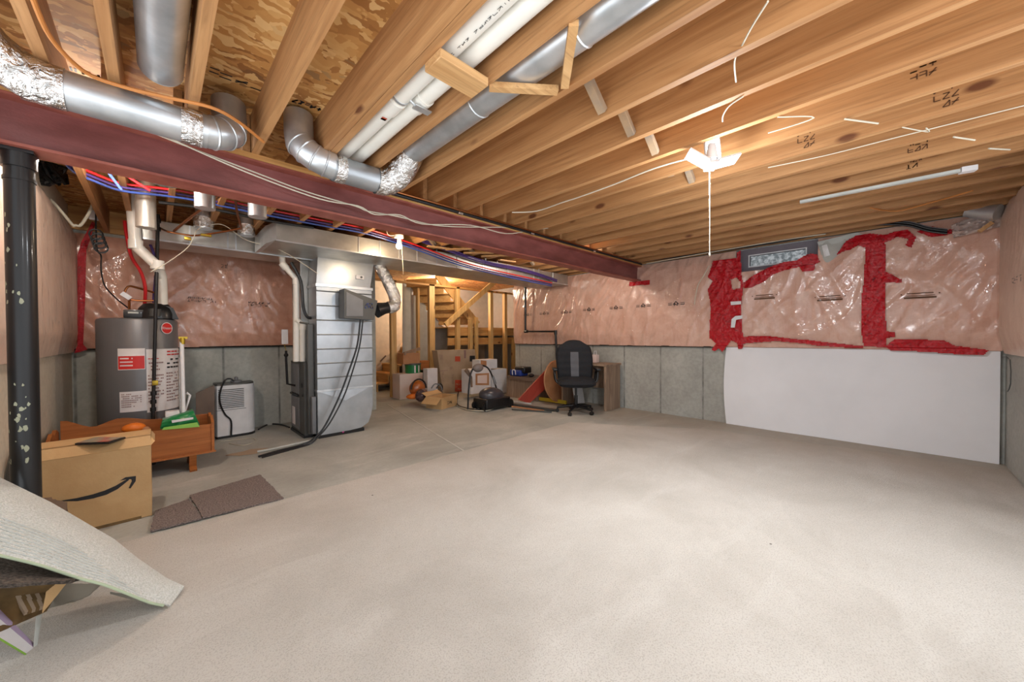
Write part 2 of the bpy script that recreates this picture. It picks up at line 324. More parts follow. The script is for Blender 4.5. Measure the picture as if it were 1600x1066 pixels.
def scribble(mb, org, ux, uz, wd, ht, n, nrm, lines=1, th=.12):
    """rows of small letter-like strokes on a surface"""
    org, ux, uz, nrm = Vector(org), Vector(ux).normalized(), Vector(uz).normalized(), Vector(nrm).normalized()*.0012
    lh = ht/lines; rnd = random.Random(int(abs(org.x*1000+org.z*777))+n)
    for l in range(lines):
        for k in range(n):
            if rnd.random() < .12: continue
            cx = wd*(k+.1)/n; cw = wd/n*.75; b = lh*(lines-1-l); h = lh*.68; t = max(h*th, .0012)
            def st(x0, y0, x1, y1):
                p = org+ux*(cx+cw*x0)+uz*(b+h*y0); q = org+ux*(cx+cw*x1)+uz*(b+h*y1); d = (q-p).normalized(); s = d.cross(nrm).normalized()*t/2
                mb.add([p-s+nrm, p+s+nrm, q+s+nrm, q-s+nrm], [(0, 1, 2, 3)])
            for _ in range(rnd.choice((2, 3, 3))):
                st(*rnd.choice([(0, 0, 0, 1), (1, 0, 1, 1), (0, 0, 1, 0), (0, 1, 1, 1), (0, .5, 1, .5), (0, 0, 1, 1), (.5, 0, .5, 1)]))
    return mb
def textmesh(s, size, name, mat, parent, org, ux, uz, local=False, label=None):
    cu = bpy.data.curves.new('t', 'FONT'); cu.body = s; cu.size = size; cu.align_x = 'CENTER'; cu.align_y = 'CENTER'
    to = bpy.data.objects.new('t', cu); C.objects.link(to)
    dg = bpy.context.evaluated_depsgraph_get(); me = bpy.data.meshes.new_from_object(to.evaluated_get(dg))
    ux, uz, org = Vector(ux).normalized(), Vector(uz).normalized(), Vector(org)
    mb = MB(); mb.add([org+ux*q.co.x+uz*q.co.y for q in me.vertices], [tuple(p.vertices) for p in me.polygons])
    bpy.data.objects.remove(to); bpy.data.meshes.remove(me)
    return build(mb, name, mat, parent, local, label)
# ================================================================== SETTING
XW, YB, XL, YF = 5.57, 5.9, -.63, -.755     # window wall, back wall, left wall, near right wall
ZC, ZJ = 1.04, 2.335                         # top of bare concrete, underside of joists
struct(MB().box(-.9, 7.4, -1.0, 8.9, -.12, 0), 'floor', 'floor', 'grey poured concrete floor with stains')
struct(MB().box(-.9, 5.75, -.95, 5.5, 2.572, 2.592).box(-.9, 7.4, 5.5, 8.9, 2.572, 2.592), 'ceiling', 'osb', 'strand board subfloor seen between the joists')
struct(MB().box(XW, XW+.2, -.95, 5.62, 0, 2.57) if False else MB().box(XW, XW+.2, -.95, 5.62, 0, 2.02).box(XW, XW+.2, -.95, .56, 2.02, 2.57).box(XW, XW+.2, 1.41, 5.62, 2.02, 2.57).box(XW, XW+.2, .56, 1.41, 2.36, 2.57), 'wall_right', 'conc', 'poured concrete wall with the small window')
struct(MB().box(-.83, 2.6, YB, YB+.2, 0, 2.57), 'wall_back', 'concx', 'poured concrete wall behind the water heater')
struct(MB().box(XL-.2, XL, 2.6, YB, 0, 2.57), 'wall_left', 'concb', 'pale concrete wall behind the steel post')
struct(MB().box(3.7, 5.8, YF-.2, YF, 0, 2.57), 'wall_front', 'conc', 'concrete wall at the right edge')
struct(MB().box(2.4, 7.4, 8.6, 8.7, 0, 2.57), 'wall_stairwell', 'cream', 'cream drywall behind the lower stair flight')
struct(MB().box(7.2, 7.3, 5.6, 8.6, 0, 2.57).box(5.77, 7.2, 5.5, 5.6, 0, 2.57).box(2.4, 2.5, 6.1, 8.6, 0, 2.57), 'wall_stair_side', 'greyw')
# ---- insulation surfaces
def wr(a, z, seed, amp=.03):
    s = Vector((a*1.0+seed, z*.6, seed*2.3)); n1 = noise.noise(s*1.6)
    rid = 1-abs(noise.noise(Vector((a*4.2+z*1.8+seed*3+n1*1.4, z*1.1-a*.3, seed))))*2.0
    rid2 = 1-abs(noise.noise(Vector((a*8+z*4.5+n1*2, z*2.2, seed+9))))*2.2
    return amp*(.9*n1+.45*max(rid, 0)**3+.25*max(rid2, 0)**4)
def fold(a, z, seed, amp=1.0):
    s_ = seed*1.7; q = noise.noise(Vector((a*.8+s_, z*.8, 1)))
    n1 = noise.noise(Vector((a*2.1+z*.9+q+s_, z*.55-a*.2, s_)))
    n2 = noise.noise(Vector((a*3.4-z*1.5+q*1.5, z*.8+s_, s_+5)))
    n3 = noise.noise(Vector((a*6.5+z*2.2*q, z*1.6, s_+11)))
    m_ = .45+.55*max(0, noise.noise(Vector((a*.9, z*1.1, s_+20)))+.3)
    if seed == 3.1: amp *= 1 if a < 1.3 else max(.38, 1-(a-1.3)*.8)
    return amp*m_*(.016*math.exp(-(n1/.07)**2)+.012*math.exp(-(n2/.08)**2)+.008*math.exp(-(n3/.12)**2))
SH = .012
def panel(name, a0, a1, z0, z1, pos, seed, mat, label, step=.022, hole=None, ztop=None, amp=.03, famp=1.0):
    mb = MB(); nu = int((a1-a0)/step); nv = int((z1-z0)/step); vs = []; q = lambda i, j: i*(nv+1)+j
    for i in range(nu+1):
        a = a0+(a1-a0)*i/nu; zt = ztop(a) if ztop else z1
        for j in range(nv+1):
            t = j/nv; z = z0+(zt-z0)*t; e = min(1, t*7)*min(1, (1-t)*9+.15)
            vs.append(pos(a, z, wr(a, z, seed, amp)+.035*e))
    fs = []
    for i in range(nu):
        for j in range(nv):
            a = a0+(a1-a0)*(i+.5)/nu; z = z0+(z1-z0)*(j+.5)/nv
            if hole and hole[0] < a < hole[1] and hole[2] < z < hole[3]: continue
            fs.append((q(i, j), q(i+1, j), q(i+1, j+1), q(i, j+1)))
    mb.add(vs, fs, True); root = thing(name, label, 'insulation', pos((a0+a1)/2, z0, 0)); build(mb, 'pink_batt', mat, root)
    nu = int((a1-a0)/.016); nv = int((z1-z0)/.018); vs = []; fs = []
    for i in range(nu+1):
        a = a0+(a1-a0)*i/nu; zt = ztop(a) if ztop else z1
        for j in range(nv+1):
            t = j/nv; z = z0+(zt-z0)*t; e = min(1, t*7)*min(1, (1-t)*9+.15)
            vs.append(pos(a, z, wr(a, z, seed, amp)+.035*e+SH+fold(a, z, seed, famp)*min(1, t*12)))
    for i in range(nu):
        for j in range(nv):
            a = a0+(a1-a0)*(i+.5)/nu; z = z0+(z1-z0)*(j+.5)/nv
            if hole and hole[0] < a < hole[1] and hole[2] < z < hole[3]: continue
            fs.append((q(i, j), q(i+1, j), q(i+1, j+1), q(i, j+1)))
    mb = MB(); mb.add(vs, fs, True); build(mb, 'plastic_sheet', 'clearsheet', root); return root
posW = lambda a, z, d: Vector((XW-.03-d, a, z))
posB = lambda a, z, d: Vector((a, YB-.02-d, z))
posL = lambda a, z, d: Vector((XL+.015+d, a, z))
posF = lambda a, z, d: Vector((a, YF+.015+d, z))
pw = panel('wall_insulation', YF+.02, 5.6, ZC, 2.315, posW, 3.1, 'pink', 'pink insulation under wrinkled clear plastic on the wall with the small window', hole=(.56, 1.41, 2.03, 2.4))
pb = panel('wall_insulation', XL+.03, 2.5, 1.09, 2.3, posB, 8.4, 'pink2', 'reddish insulation under shiny plastic behind the water heater and dehumidifier', amp=.035)
pl = panel('wall_insulation', 2.66, YB-.05, 1.06, 2.33, posL, 5.2, 'pink3', 'pale insulation bulging on the left wall behind the black post', amp=.012, famp=.5)
pf = panel('wall_insulation', 3.75, XW-.03, 1.02, 2.36, posF, 11.7, 'pink3', 'pale insulation panel at the far right edge of the room', amp=.010, famp=.4)
def dW(a, z): return wr(a, z, 3.1)+.035*min(1, (z-ZC)/(2.315-ZC)*7)*min(1, (2.315-z)/(2.315-ZC)*9+.15)+SH+fold(a, z, 3.1)*min(1, (z-ZC)/(2.315-ZC)*12)
# printed marks on the plastic
def mark_w(u, v, kind, par=pw):
    p = at(u, v, 0, XW-.06); mb = MB(); y, z = p.y, p.z
    def seg(y0, z0, y1, z1, t=.006):
        n = 4; d = Vector((0, y1-y0, z1-z0)).normalized(); s = Vector((0, -d.z, d.y))*t/2
        for k in range(n):
            P = [(y0+(y1-y0)*(k+e)/n, z0+(z1-z0)*(k+e)/n) for e in (0, 1)]
            q = [posW(yy, zz, dW(yy, zz)+.004) for yy, zz in P]
            mb.add([q[0]-s, q[0]+s, q[1]+s, q[1]-s], [(0, 1, 2, 3)])
    if kind == 'house':
        for s_ in (-1, 1):
            seg(y+s_*.12, z+.012, y+s_*.06, z+.012); seg(y+s_*.12, z-.012, y+s_*.06, z-.012, .009)
        seg(y-.04, z-.01, y, z+.035, .01); seg(y, z+.035, y+.04, z-.01, .01); seg(y-.02, z-.03, y-.02, z+.01, .01); seg(y+.02, z-.03, y+.02, z+.01, .01); seg(y-.01, z-.02, y+.015, z+.0, .01)
    else:
        seg(y-.09, z+.022, y+.09, z+.022, .008); seg(y-.10, z-.002, y+.10, z-.002, .005); seg(y-.11, z-.022, y+.11, z-.022, .016); seg(y-.13, z+.01, y-.125, z+.02, .01); seg(y+.125, z+.01, y+.13, z+.02, .01)
    build(mb, 'printed_mark', 'brownink' if kind == 'bar' else 'ink', par)
for u, v in ((826, 492), (852, 490), (886, 488), (921, 484), (963, 481), (1006, 478), (1058, 475)): mark_w(u, v, 'house')
for u, v in ((1195, 464), (1297, 466), (1437, 462)): mark_w(u, v, 'bar')
for u, v, n in ((388, 478, 7), (462, 476, 4), (345, 418, 2), (292, 471, 8), (96, 405, 2)):
    p = at(u, v, 1, YB-.135); build(scribble(MB(), p, (1, 0, -.02), (0, 0, 1), .035*n, .07, n, (0, -1, 0), 2, .22), 'printed_mark', 'ink', pb)
for u, v in ((1538, 455), (1553, 450), (1597, 438)):
    p = at(u, v, 1, YF+.09); build(scribble(MB(), p, (1, 0, 0), (0, 0, 1), .3, .06, 5, (0, 1, 0), 2, .2), 'printed_mark', 'ink', pf)
# ---- sill line where plastic ends on the concrete
one(MB().box(XW-.035, XW-.001, 1.6, 5.6, ZC-.012, ZC+.006), 'sill_strip', 'dark', 'dark sealant line under the plastic on the window wall', 'sealant')
one(MB().box(XL+.02, 2.5, YB-.04, YB-.001, 1.075, 1.095), 'sill_strip', 'dark', 'dark sealant line under the plastic behind the water heater', 'sealant')
# ---- white foam sheet below the window
def foamf(s, t):
    y = 1.52-2.24*s; z = ZC*t; bul = .015*math.sin(math.pi*t)*math.exp(-s*12)
    return (XW-.05-.012*noise.noise(Vector((y*1.5, z*1.5, 4)))-.04*max(0, s-.97)/.03*0, y+(.03*math.sin(t*math.pi) if s < .02 else 0), z*.995+.002)
one(MB().grid(foamf, 60, 24, (.03, 0, 0)), 'foam_sheet', 'foam', 'large white foam sheet covering the lower wall below the taped window', 'sheet')
# ================================================================== JOISTS
xr = [-.60, -.30, -.10, .165, .472, .816, 1.093, 1.398, 1.712, 2.02, 2.33, 2.64, 2.95, 3.25, 3.56, 3.87, 4.17, 4.48, 4.79, 5.09, 5.38]
words = ['first', 'second', 'third', 'fourth', 'fifth', 'sixth', 'seventh', 'eighth', 'ninth', 'tenth', 'eleventh', 'twelfth', 'thirteenth', 'fourteenth', 'fifteenth', 'sixteenth', 'seventeenth', 'eighteenth', 'nineteenth', 'twentieth', 'twenty-first']
for i, x in enumerate(reversed(xr)):
    dbl = abs(x-.816) < .01
    mb = MB(); mb.box(x-.038, x, -.9, 2.93, ZJ, 2.572)
    lab = f'pine ceiling joist on the room side of the red beam, {words[i]} from the window wall'
    if dbl:
        t = thing('ceiling_joist', 'doubled pine joist beside the two white drain pipes', 'joist', (x, 1, ZJ), group='ceiling joists in front of the beam')
        build(mb, 'board', 'joist', t); build(MB().box(x-.079, x-.040, -.9, 2.93, ZJ, 2.572), 'board', 'joist', t)
    else: one(mb, 'ceiling_joist', 'joist', lab, 'joist', 'ceiling joists in front of the beam')
for i, x in enumerate(reversed(xr)):
    one(MB().box(x-.080, x-.042, 2.74, 5.85, ZJ, 2.572), 'ceiling_joist', 'joist', f'pine ceiling joist beyond the red beam, {words[i]} from the window wall', 'joist', 'ceiling joists beyond the beam')
struct(MB().box(XL, 2.6, YB-.045, YB-.005, ZJ, 2.57), 'trim_1', 'plank', 'rim joist above the back wall')
struct(MB().box(XW-.045, XW-.005, -.75, 5.6, 2.33, 2.57), 'trim_2', 'joist', 'rim joist above the window wall')
one(MB().box(XL+.01, XW-.04, 2.725, 2.885, 2.301, 2.334), 'wood_plate', 'plank', 'wooden nailer plate lying on top of the red steel beam', 'board')
# mill stamps on joists
def stamp(x, y, z, w_, h_, n, lines=1, mat='brownink', side=-1, par=None, turn=False):
    ux, uz = ((0, 0, 1), (0, -1, 0)) if turn else ((0, 1 if side > 0 else -1, 0), (0, 0, 1))
    return scribble(MB(), (x+side*.0005, y, z), ux, uz, w_, h_, n, (side, 0, 0), lines, .2)
jo = [o for o in C.objects if o.name.startswith('ceiling_joist') and not o.parent]
def jat(x, front=True):
    best = [o for o in jo if o['group'].startswith('ceiling joists in front') == front]
    return min(best, key=lambda o: abs(o.location.x-(x-.019)))
for x, u, v in ((2.64, 1440, 122), (2.33, 1383, 40), (3.56, 1432, 236), (3.87, 1428, 262), (2.95, 1476, 196), (2.95, 1258, 280)):
    j = jat(x); p = at(u, v, 0, x-.038); z = min(max(p.z, ZJ+.03), 2.50)
    build(stamp(x-.038, p.y+.04, z, .09, .12, 3, 3), 'grade_stamp', 'brownink', j)
# red ink row and stamp strips near top of two joists
for x in (1.398,): build(scribble(MB(), (x+.0005, .3, 2.535), (0, 1, 0), (0, 0, 1), 2.0, .03, 44, (1, 0, 0), 1, .3), 'ink_strip', 'brownink', jat(x))
# OSB stamps
for u, v, n, wd in ((240, 80, 5, .25), (340, 118, 3, .2), (398, 130, 2, .08), (455, 158, 7, .22), (110, 110, 4, .16)):
    p = at(u, v, 2, 2.571); c_ = bpy.data.objects['ceiling']
    build(scribble(MB(), p, (1, -.08, 0), (0, -1, 0), wd, .055, n, (0, 0, -1), 1, .25), 'osb_stamp', 'ink', c_)
# cross bridging
def brid(x0, x1, y, flip, lab, mat='blockd'):
    z0, z1 = (ZJ+.02, 2.55) if not flip else (2.55, ZJ+.02)
    one(MB().bar((x0, y, z0), (x1, y, z1), .038, .04, (0, 1, 0)), 'bridging_strut', mat, lab, 'strut', 'diagonal struts between the ceiling joists')
one(MB().bar((1.10, 1.27, 2.336), (1.345, 1.07, 2.336), .036, .026), 'bridging_strut', 'block', 'level wooden strut under the long round duct, nearer the beam', 'strut')
one(MB().bar((1.10, .80, 2.336), (1.345, 1.03, 2.336), .036, .026), 'bridging_strut', 'block', 'level wooden strut under the long round duct, farther from the beam', 'strut')
M['blockd'] = plain('weathered_strut', (132, 118, 104), .8, 0, (168, 140, 108), 8)
fx = xr[4:]
for i in range(len(fx)-1):
    a, b_ = fx[i], fx[i+1]-.038-(.041 if abs(fx[i+1]-.816) < .01 else 0)
    if a < 1.2 or i not in (2, 3, 4, 5, 7): continue
    brid(a+.01, b_-.01, 1.03, True, f'diagonal wooden strut bracing the joists, {words[len(fx)-2-i]} bay from the window wall')
    if i in (2, 7, 8, 11): brid(a+.01, b_-.01, 1.09, False, f'second diagonal strut crossing the first in the {words[len(fx)-2-i]} bay from the window wall')
for k, (i) in enumerate((1, 3, 5, 6, 7, 8, 10, 12)):
    a, b_ = fx[i], fx[i+1]-.08; brid(a-.03, b_-.01, 4.0 if i > 4 else 3.5, bool(k % 2), f'diagonal strut between joists beyond the red beam, {words[len(fx)-2-i]} bay from the window wall')
one(MB().bbox(.812, 1.058, 1.225, 1.345, 2.297, 2.334, .003, 1), 'wood_block', 'block', 'flat wooden block nailed across under the white drain pipes', 'board')
one(MB().box(1.056, 1.14, 1.0, 1.035, 2.30, 2.334) if False else MB().box(1.40, 1.47, 1.20, 1.24, ZJ+.06, ZJ+.13), 'wood_block', 'block', 'small wooden offcut between two joists beside the round duct', 'board')
# ================================================================== BEAM AND POST
bm_ = thing('steel_beam', 'long red primed steel beam crossing under the joists', 'beam', (XL, 2.8, 2.07))
build(MB().box(XL+.005, XW-.03, 2.73, 2.875, 2.288, 2.30), 'top_flange', 'rust', bm_)
build(MB().box(XL+.005, XW-.03, 2.73, 2.875, 2.07, 2.083), 'bottom_flange', 'rust', bm_)
build(MB().box(XL+.005, XW-.03, 2.795, 2.808, 2.083, 2.288), 'web', 'steel', bm_)
pt = thing('support_post', 'black steel jack post with peeling paint under the red beam', 'post', (-.445, 2.815, 0))
build(MB().tube([(-.445, 2.815, .012), (-.445, 2.815, 2.0)], .046, 24), 'tube', 'black', pt)
build(MB().tube([(-.445, 2.815, 1.99), (-.445, 2.815, 2.062)], .054, 24), 'collar', 'black', pt); build(MB().tube([(-.445, 2.815, 1.93), (-.445, 2.815, 1.945)], .050, 24), 'ring', 'black', pt)
build(MB().box(-.495, -.395, 2.76, 2.865, 2.055, 2.069), 'cap_plate', 'black', pt); build(MB().box(-.52, -.37, 2.74, 2.89, 0, .012), 'base_plate', 'black', pt)
sp = MB()
for k in range(38):
    z = random.choice((random.uniform(.75, 1.0), random.uniform(1.35, 1.9), random.uniform(.5, .8))); a = math.radians(random.uniform(200, 300)); s_ = random.uniform(.002, .0075)
    P = []
    for q in range(7):
        t = 2*math.pi*q/7; rr = s_*random.uniform(.5, 1.4); aa = a+rr*math.cos(t)/.046; P.append((-.445+.0468*math.cos(aa), 2.815+.0468*math.sin(aa), z+rr*2*math.sin(t)))
    sp.add(P, [tuple(range(7))])
build(sp, 'paint_flakes', plain('flake', (168, 170, 146), .8), pt)['kind'] = 'stuff'
# ================================================================== ROUND DUCTS
def ductrings(mb, pts, r, n=28):
    mb.tube(pts, r, n, cap=False); return mb
def elbow(p0, p1, p2, k=5):
    """points curving from p0 through corner p1 to p2"""
    p0, p1, p2 = Vector(p0), Vector(p1), Vector(p2)
    return [(p0*(1-t)**2+p1*2*t*(1-t)+p2*t*t) for t in [i/k for i in range(k+1)]]
def seam(mb, p, d, r, n=28):
    d = Vector(d).normalized(); p = Vector(p); mb.tube([p-d*.006, p-d*.002, p+d*.002, p+d*.006], [r, r+.004, r+.004, r], n, cap=False)
R_ = .079
dA = thing('round_duct', 'round metal duct running along the red beam at the upper left', 'duct', (-.1, 2.44, 2.255))
eA = elbow((-.52, 2.22, 2.42), (-.50, 2.44, 2.30), (-.33, 2.44, 2.255), 6)
build(ductrings(MB(), [(-.525, -.2, 2.43), (-.525, 2.0, 2.43), (-.52, 2.22, 2.42)], R_), 'branch', 'galv', dA)
build(MB().tube(eA, R_+.006, 28, smooth=3, cap=False, wob=.03), 'foil_elbow', 'foil', dA)
build(ductrings(MB(), [(-.33, 2.44, 2.255), (.20, 2.44, 2.255)], R_), 'duct_run', 'galv', dA)
build(MB().tube([(-.38+.02*i, 2.44, 2.255) for i in range(7)], R_+.004, 28, cap=False, wob=.015), 'foil_tape', 'foil', dA)
build(MB().tube([(.10+.02*i, 2.44, 2.255) for i in range(5)], R_+.004, 28, cap=False, wob=.015), 'foil_tape', 'foil', dA)
el = MB(); E1 = elbow((.165, 2.44, 2.255), (.30, 2.44, 2.255), (.305, 2.53, 2.36), 4); el.tube(E1+[(.305, 2.56, 2.5)], R_, 28, cap=False)
for i in (1, 2, 3): seam(el, E1[i], E1[min(i+1, 4)]-E1[i-1], R_)
build(el, 'elbow', 'galv', dA)
dB = thing('round_duct', 'bent round metal duct with foil elbow below the joists, centre of the beam', 'duct', (.9, 2.42, 2.26))
E2 = elbow((.83, 2.42, 2.262), (.68, 2.42, 2.27), (.635, 2.47, 2.36), 4)
el = MB(); el.tube([(.635, 2.50, 2.55), (.635, 2.49, 2.42)]+E2[::-1], R_, 28, cap=False)
for i in (0, 1, 2, 3, 4): seam(el, E2[i], E2[min(i+1, 4)]-E2[max(i-1, 0)], R_)
build(el, 'elbow', 'galv', dB)
build(ductrings(MB(), [(.80, 2.42, 2.26), (1.10, 2.42, 2.26)], R_), 'duct_run', 'galv2', dB)
build(MB().tube([(.81+.02*i, 2.42, 2.26) for i in range(4)], R_+.004, 28, cap=False, wob=.015), 'foil_tape', 'foil', dB)
E3 = elbow((1.08, 2.42, 2.26), (1.24, 2.43, 2.25), (1.226, 2.20, 2.43), 7)
build(MB().tube(E3, R_+.007, 28, smooth=3, cap=False, wob=.05), 'foil_elbow', 'foil', dB)
build(ductrings(MB(), [(1.226, 2.22, 2.43), (1.226, 1.5, 2.435), (1.226, -.85, 2.435)], R_+.002), 'long_run', 'galv', dB)
sm_ = MB(); [seam(sm_, (1.226, y, 2.435), (0, 1, 0), R_+.002) for y in (1.5, .85, 0)]; build(sm_, 'joint_ring', 'galv', dB)
dE = thing('round_duct', 'short round metal duct between two joists at the top left', 'duct', (.03, 2.2, 2.44))
pE = at(213, 60, 2, 2.45)
build(ductrings(MB(), [(.032, .3, 2.45), (.032, 2.35, 2.45)], .078), 'duct_run', 'galv', dE); build(MB().tube([(.032, 2.35, 2.45), (.032, 2.352, 2.45)], .079, 28), 'end_cap', 'galvd', dE)
# drain pipes in the joist bay
for x, z, r, lb in ((.886, 2.405, .047, 'white drain pipe beside the doubled joist, with printed lettering'), (.985, 2.41, .043, 'white drain pipe farther from the doubled joist, with a coupling')):
    t = thing('drain_pipe', lb, 'pipe', (x, 1, z), group='white drain pipes between joists')
    build(MB().tube([(x, -.85, z), (x, 2.72, z)], r, 22), 'pipe', 'pvc', t)
    cp = 1.72 if x < .9 else 1.62
    build(MB().tube([(x, cp, z), (x, cp+.11, z)], r+.006, 22), 'coupling', 'pvc', t)
    if x < .9:
        build(MB().tube([(x, cp-.02, z), (x, cp-.035, z)], r+.004, 22), 'pipe_clamp', 'galv', t)
        pp_ = build(scribble(MB(), (x-.006, -.2, z-r-.001), (0, 1, 0), (1, 0, 0), 1.6, .012, 60, (0, 0, -1), 1, .25), 'pipe_print', 'ink', t)
        build(scribble(MB(), (x-.02, 1.86, z-r-.001), (0, 1, 0), (1, 0, 0), .03, .04, 1, (0, 0, -1), 1, .6), 'orange_mark', 'inkr', t)
one(MB().tube([(.90, 1.66, 2.385), (.96, 1.66, 2.36), (1.02, 1.66, 2.40), (1.05, 1.66, 2.45)], .006, 8, smooth=4).box(.94, 1.03, 1.64, 1.68, 2.352, 2.358), 'pipe_strap', 'galv', 'perforated metal strap holding the white drain pipes', 'strap')
# ================================================================== CABLES ON BEAM AND CEILING
def cable(pts, r, mat, name, label, cat='cable', sm=5, group=None, n=8): return one(MB().tube(pts, r, n, smooth=sm), name, mat, label, cat, group)
Yc = 2.715
cable(ats([(170, 175), (250, 212), (400, 270), (480, 300), (555, 322), (575, 330), (620, 338), (680, 352), (740, 355), (800, 355)], 1, Yc), .0045, 'cord', 'cable', 'upper white cable sagging along the face of the red beam')
cable(ats([(225, 195), (300, 232), (400, 275), (500, 311), (560, 322), (585, 335), (625, 336), (660, 350), (735, 352), (790, 365), (830, 360), (862, 356)], 1, Yc-.012), .0045, 'cord', 'cable', 'lower white cable looping off the face of the red beam')
cable(ats([(48, -10), (80, 60), (132, 112), (190, 135), (260, 152), (330, 168), (372, 190), (412, 222)], 2, 2.30)+[], .008, 'orange', 'cable', 'orange-brown cable draped over the round duct at the upper left')
gp = thing('gas_line', 'black gas pipe lying along the top of the red beam towards the window wall', 'pipe', (1.3, 2.68, 2.31))
build(MB().tube([(1.18, 2.69, 2.315), (5.45, 2.69, 2.315)], .013, 12), 'pipe', 'blackm', gp)
for x in (1.95, 2.9, 4.1): build(MB().tube([(x, 2.69, 2.315), (x+.05, 2.69, 2.315)], .018, 12), 'coupling', 'chrome', gp)
cable([(1.15, 2.66, 2.322), (2.2, 2.655, 2.325), (3.4, 2.66, 2.322), (5.3, 2.66, 2.326)], .008, 'copper', 'cable', 'orange-brown cable running beside the gas pipe on the beam')
cable(ats([(800, 332), (838, 330), (880, 316), (905, 308), (960, 288), (1020, 264), (1075, 248)], 2, 2.328), .005, 'cord', 'cable', 'white cable stapled across the joists towards the ceiling lamp')
cable(ats([(1600, 165), (1500, 190), (1400, 215), (1290, 243), (1200, 262)], 2, 2.328), .003, 'cord', 'cable', 'thin white cable crossing the joists right of the lamp')
cable(ats([(1200, 2), (1176, 40), (1160, 70), (1148, 95), (1150, 128)], 2, 2.345), .0035, 'cord', 'cable', 'white cable drooping between joists above the lamp, upper loop')
cable(ats([(1161, 151), (1140, 165), (1130, 180), (1129, 190)], 2, 2.33), .0035, 'cord', 'cable', 'white cable end curling just above the lamp')
for k, (pts, lb) in enumerate((([(1215, 183), (1272, 184), (1200, 208)], 'bent white cable loop right of the lamp'), ([(1320, 186), (1372, 193)], 'short white cable stub on the joist, left of its twin'), ([(1410, 199), (1450, 206), (1447, 200)], 'white cable loop on a joist at the upper right'), ([(1490, 214), (1523, 219)], 'short white cable stub nearest the right edge'), ([(1545, 232), (1578, 234)], 'small curved cable at the right end of the joists'))):
    cable(ats(pts, 2, 2.329), .0045 if len(pts) < 3 else .003, 'cord', 'cable', lb)
cable(ats([(1360, 325), (1400, 330), (1450, 318), (1520, 298)], 2, 2.329), .006, 'orange', 'cable', 'brown cable bowed below the last joists near the window wall')
# black cable bundle on window wall
bd = thing('cable_bundle', 'thick black cable bundle running along the top of the window wall', 'cable', (5.4, 2, 2.3))
bp = ats([(985, 409), (1100, 394), (1240, 372), (1330, 352), (1380, 348), (1420, 350), (1450, 358), (1480, 362)], 0, 5.42)
for k in range(4): build(MB().tube([p+Vector((.012*(k % 2), 0, .012*k-.018)) for p in bp], .011, 8, smooth=4), 'strand', 'black' if k < 3 else 'greyp', bd)
cable(ats([(1010, 412), (1100, 396), (1230, 374), (1290, 366)], 0, 5.38), .006, 'cord', 'cable', 'white cable above the black bundle on the window wall')
# foil light rod near ceiling right
fl = thing('strip_light', 'slim white strip light fixed under the joists at the right', 'light', (3.6, 0, 2.32))
p0, p1 = at(1250, 316, 2, 2.31), at(1500, 267, 2, 2.31); p2 = at(1525, 263, 2, 2.31)
build(MB().bar(p0, p1, .035, .02), 'housing', 'greysheet', fl); build(MB().bar(p1, p2, .05, .034), 'connector_box', 'label', fl)
# ================================================================== LED LAMP AND BULB
lp = thing('ceiling_lamp', 'bright folding white light with LED panels and a pull cord under the joists', 'lamp', (2.38, .75, 2.2))
pc = at(1112, 252, 2, 2.235)
build(MB().tube([pc+Vector((0, 0, .10)), pc+Vector((0, 0, .01))], [.02, .035], 20).ball(pc, .03), 'socket', 'white', lp)
def wing(a, b_, wv, lab):
    a, b_, wv = Vector(a), Vector(b_), Vector(wv); nn = (b_-a).cross(wv).normalized()
    if nn.dot(EYE-a) < 0: nn = -nn
    p = build(MB().prism([a-wv, b_-wv, b_+wv, a+wv], -nn*.012), 'light_panel', 'white', lp)
    g = MB(); nr = 6
    for i in range(nr):
        for j in range(4):
            c = a+(b_-a)*((i+.5)/nr)+wv*((j+.5)/2-1)*.9; e1 = (b_-a)/nr*.34; e2 = wv*.19
            g.add([c-e1-e2+nn*.002, c+e1-e2+nn*.002, c+e1+e2+nn*.002, c-e1+e2+nn*.002], [(0, 1, 2, 3)])
    build(g, 'led_grid', 'glow', p)
D = lambda u, v, z: at(u, v, 2, z)
RD = RT.copy(); RD.z = 0; FD = Vector((fw.x, fw.y, 0)).normalized()
wing(pc+Vector((.045, 0, .02)), pc+Vector((.065, .02, .19)), RD*.048, 'a')
wing(pc-RD*.03+Vector((0, 0, -.02)), pc-RD*.145+Vector((0, 0, .045)), FD*.036+Vector((0, 0, -.012)), 'b')
wing(pc+RD*.03+Vector((0, 0, -.02)), pc+RD*.155+Vector((0, 0, .012)), FD*.036+Vector((0, 0, -.014)), 'c')
wing(pc-RD*.03+Vector((0, 0, -.035)), pc+RD*.03+Vector((0, 0, -.03)), FD*.034+Vector((0, 0, -.012)), 'd')
pco = MB().tube([pc+Vector((-.035, 0, -.03)), pc+Vector((-.035, 0, -.55))], .0022, 6); pe = pc+Vector((-.035, 0, -.56)); pco.ball(pe, (.005, .005, .01))
build(pco, 'pull_cord', 'cord', lp)
b0 = Vector((1.95, 3.80, 2.21)); bl = thing('bulb_fixture', 'bare glowing bulb hanging in front of the long metal duct', 'lamp', (1.95, 3.8, 2.2))
build(MB().ball(b0, .032).lathe([(.014, .055), (.017, .035), (.026, .02)], b0, 16), 'bulb', 'bulb', bl)
build(MB().lathe([(.02, .05), (.022, .085), (.05, .09), (.052, .118), (0, .12)], b0, 20), 'socket', 'white', bl)
build(MB().tube([b0+Vector((.03, 0, .08)), b0+Vector((.05, 0, -.3))], .0015, 6), 'pull_cord', 'cord', bl)
cable([b0+Vector((-.02, .02, .12)), b0+Vector((-.12, .0, .10)), b0+Vector((-.14, 0, .16)), b0+Vector((-.08, .05, .2))], .004, 'cord', 'cable', 'white cable looping above the bare bulb')
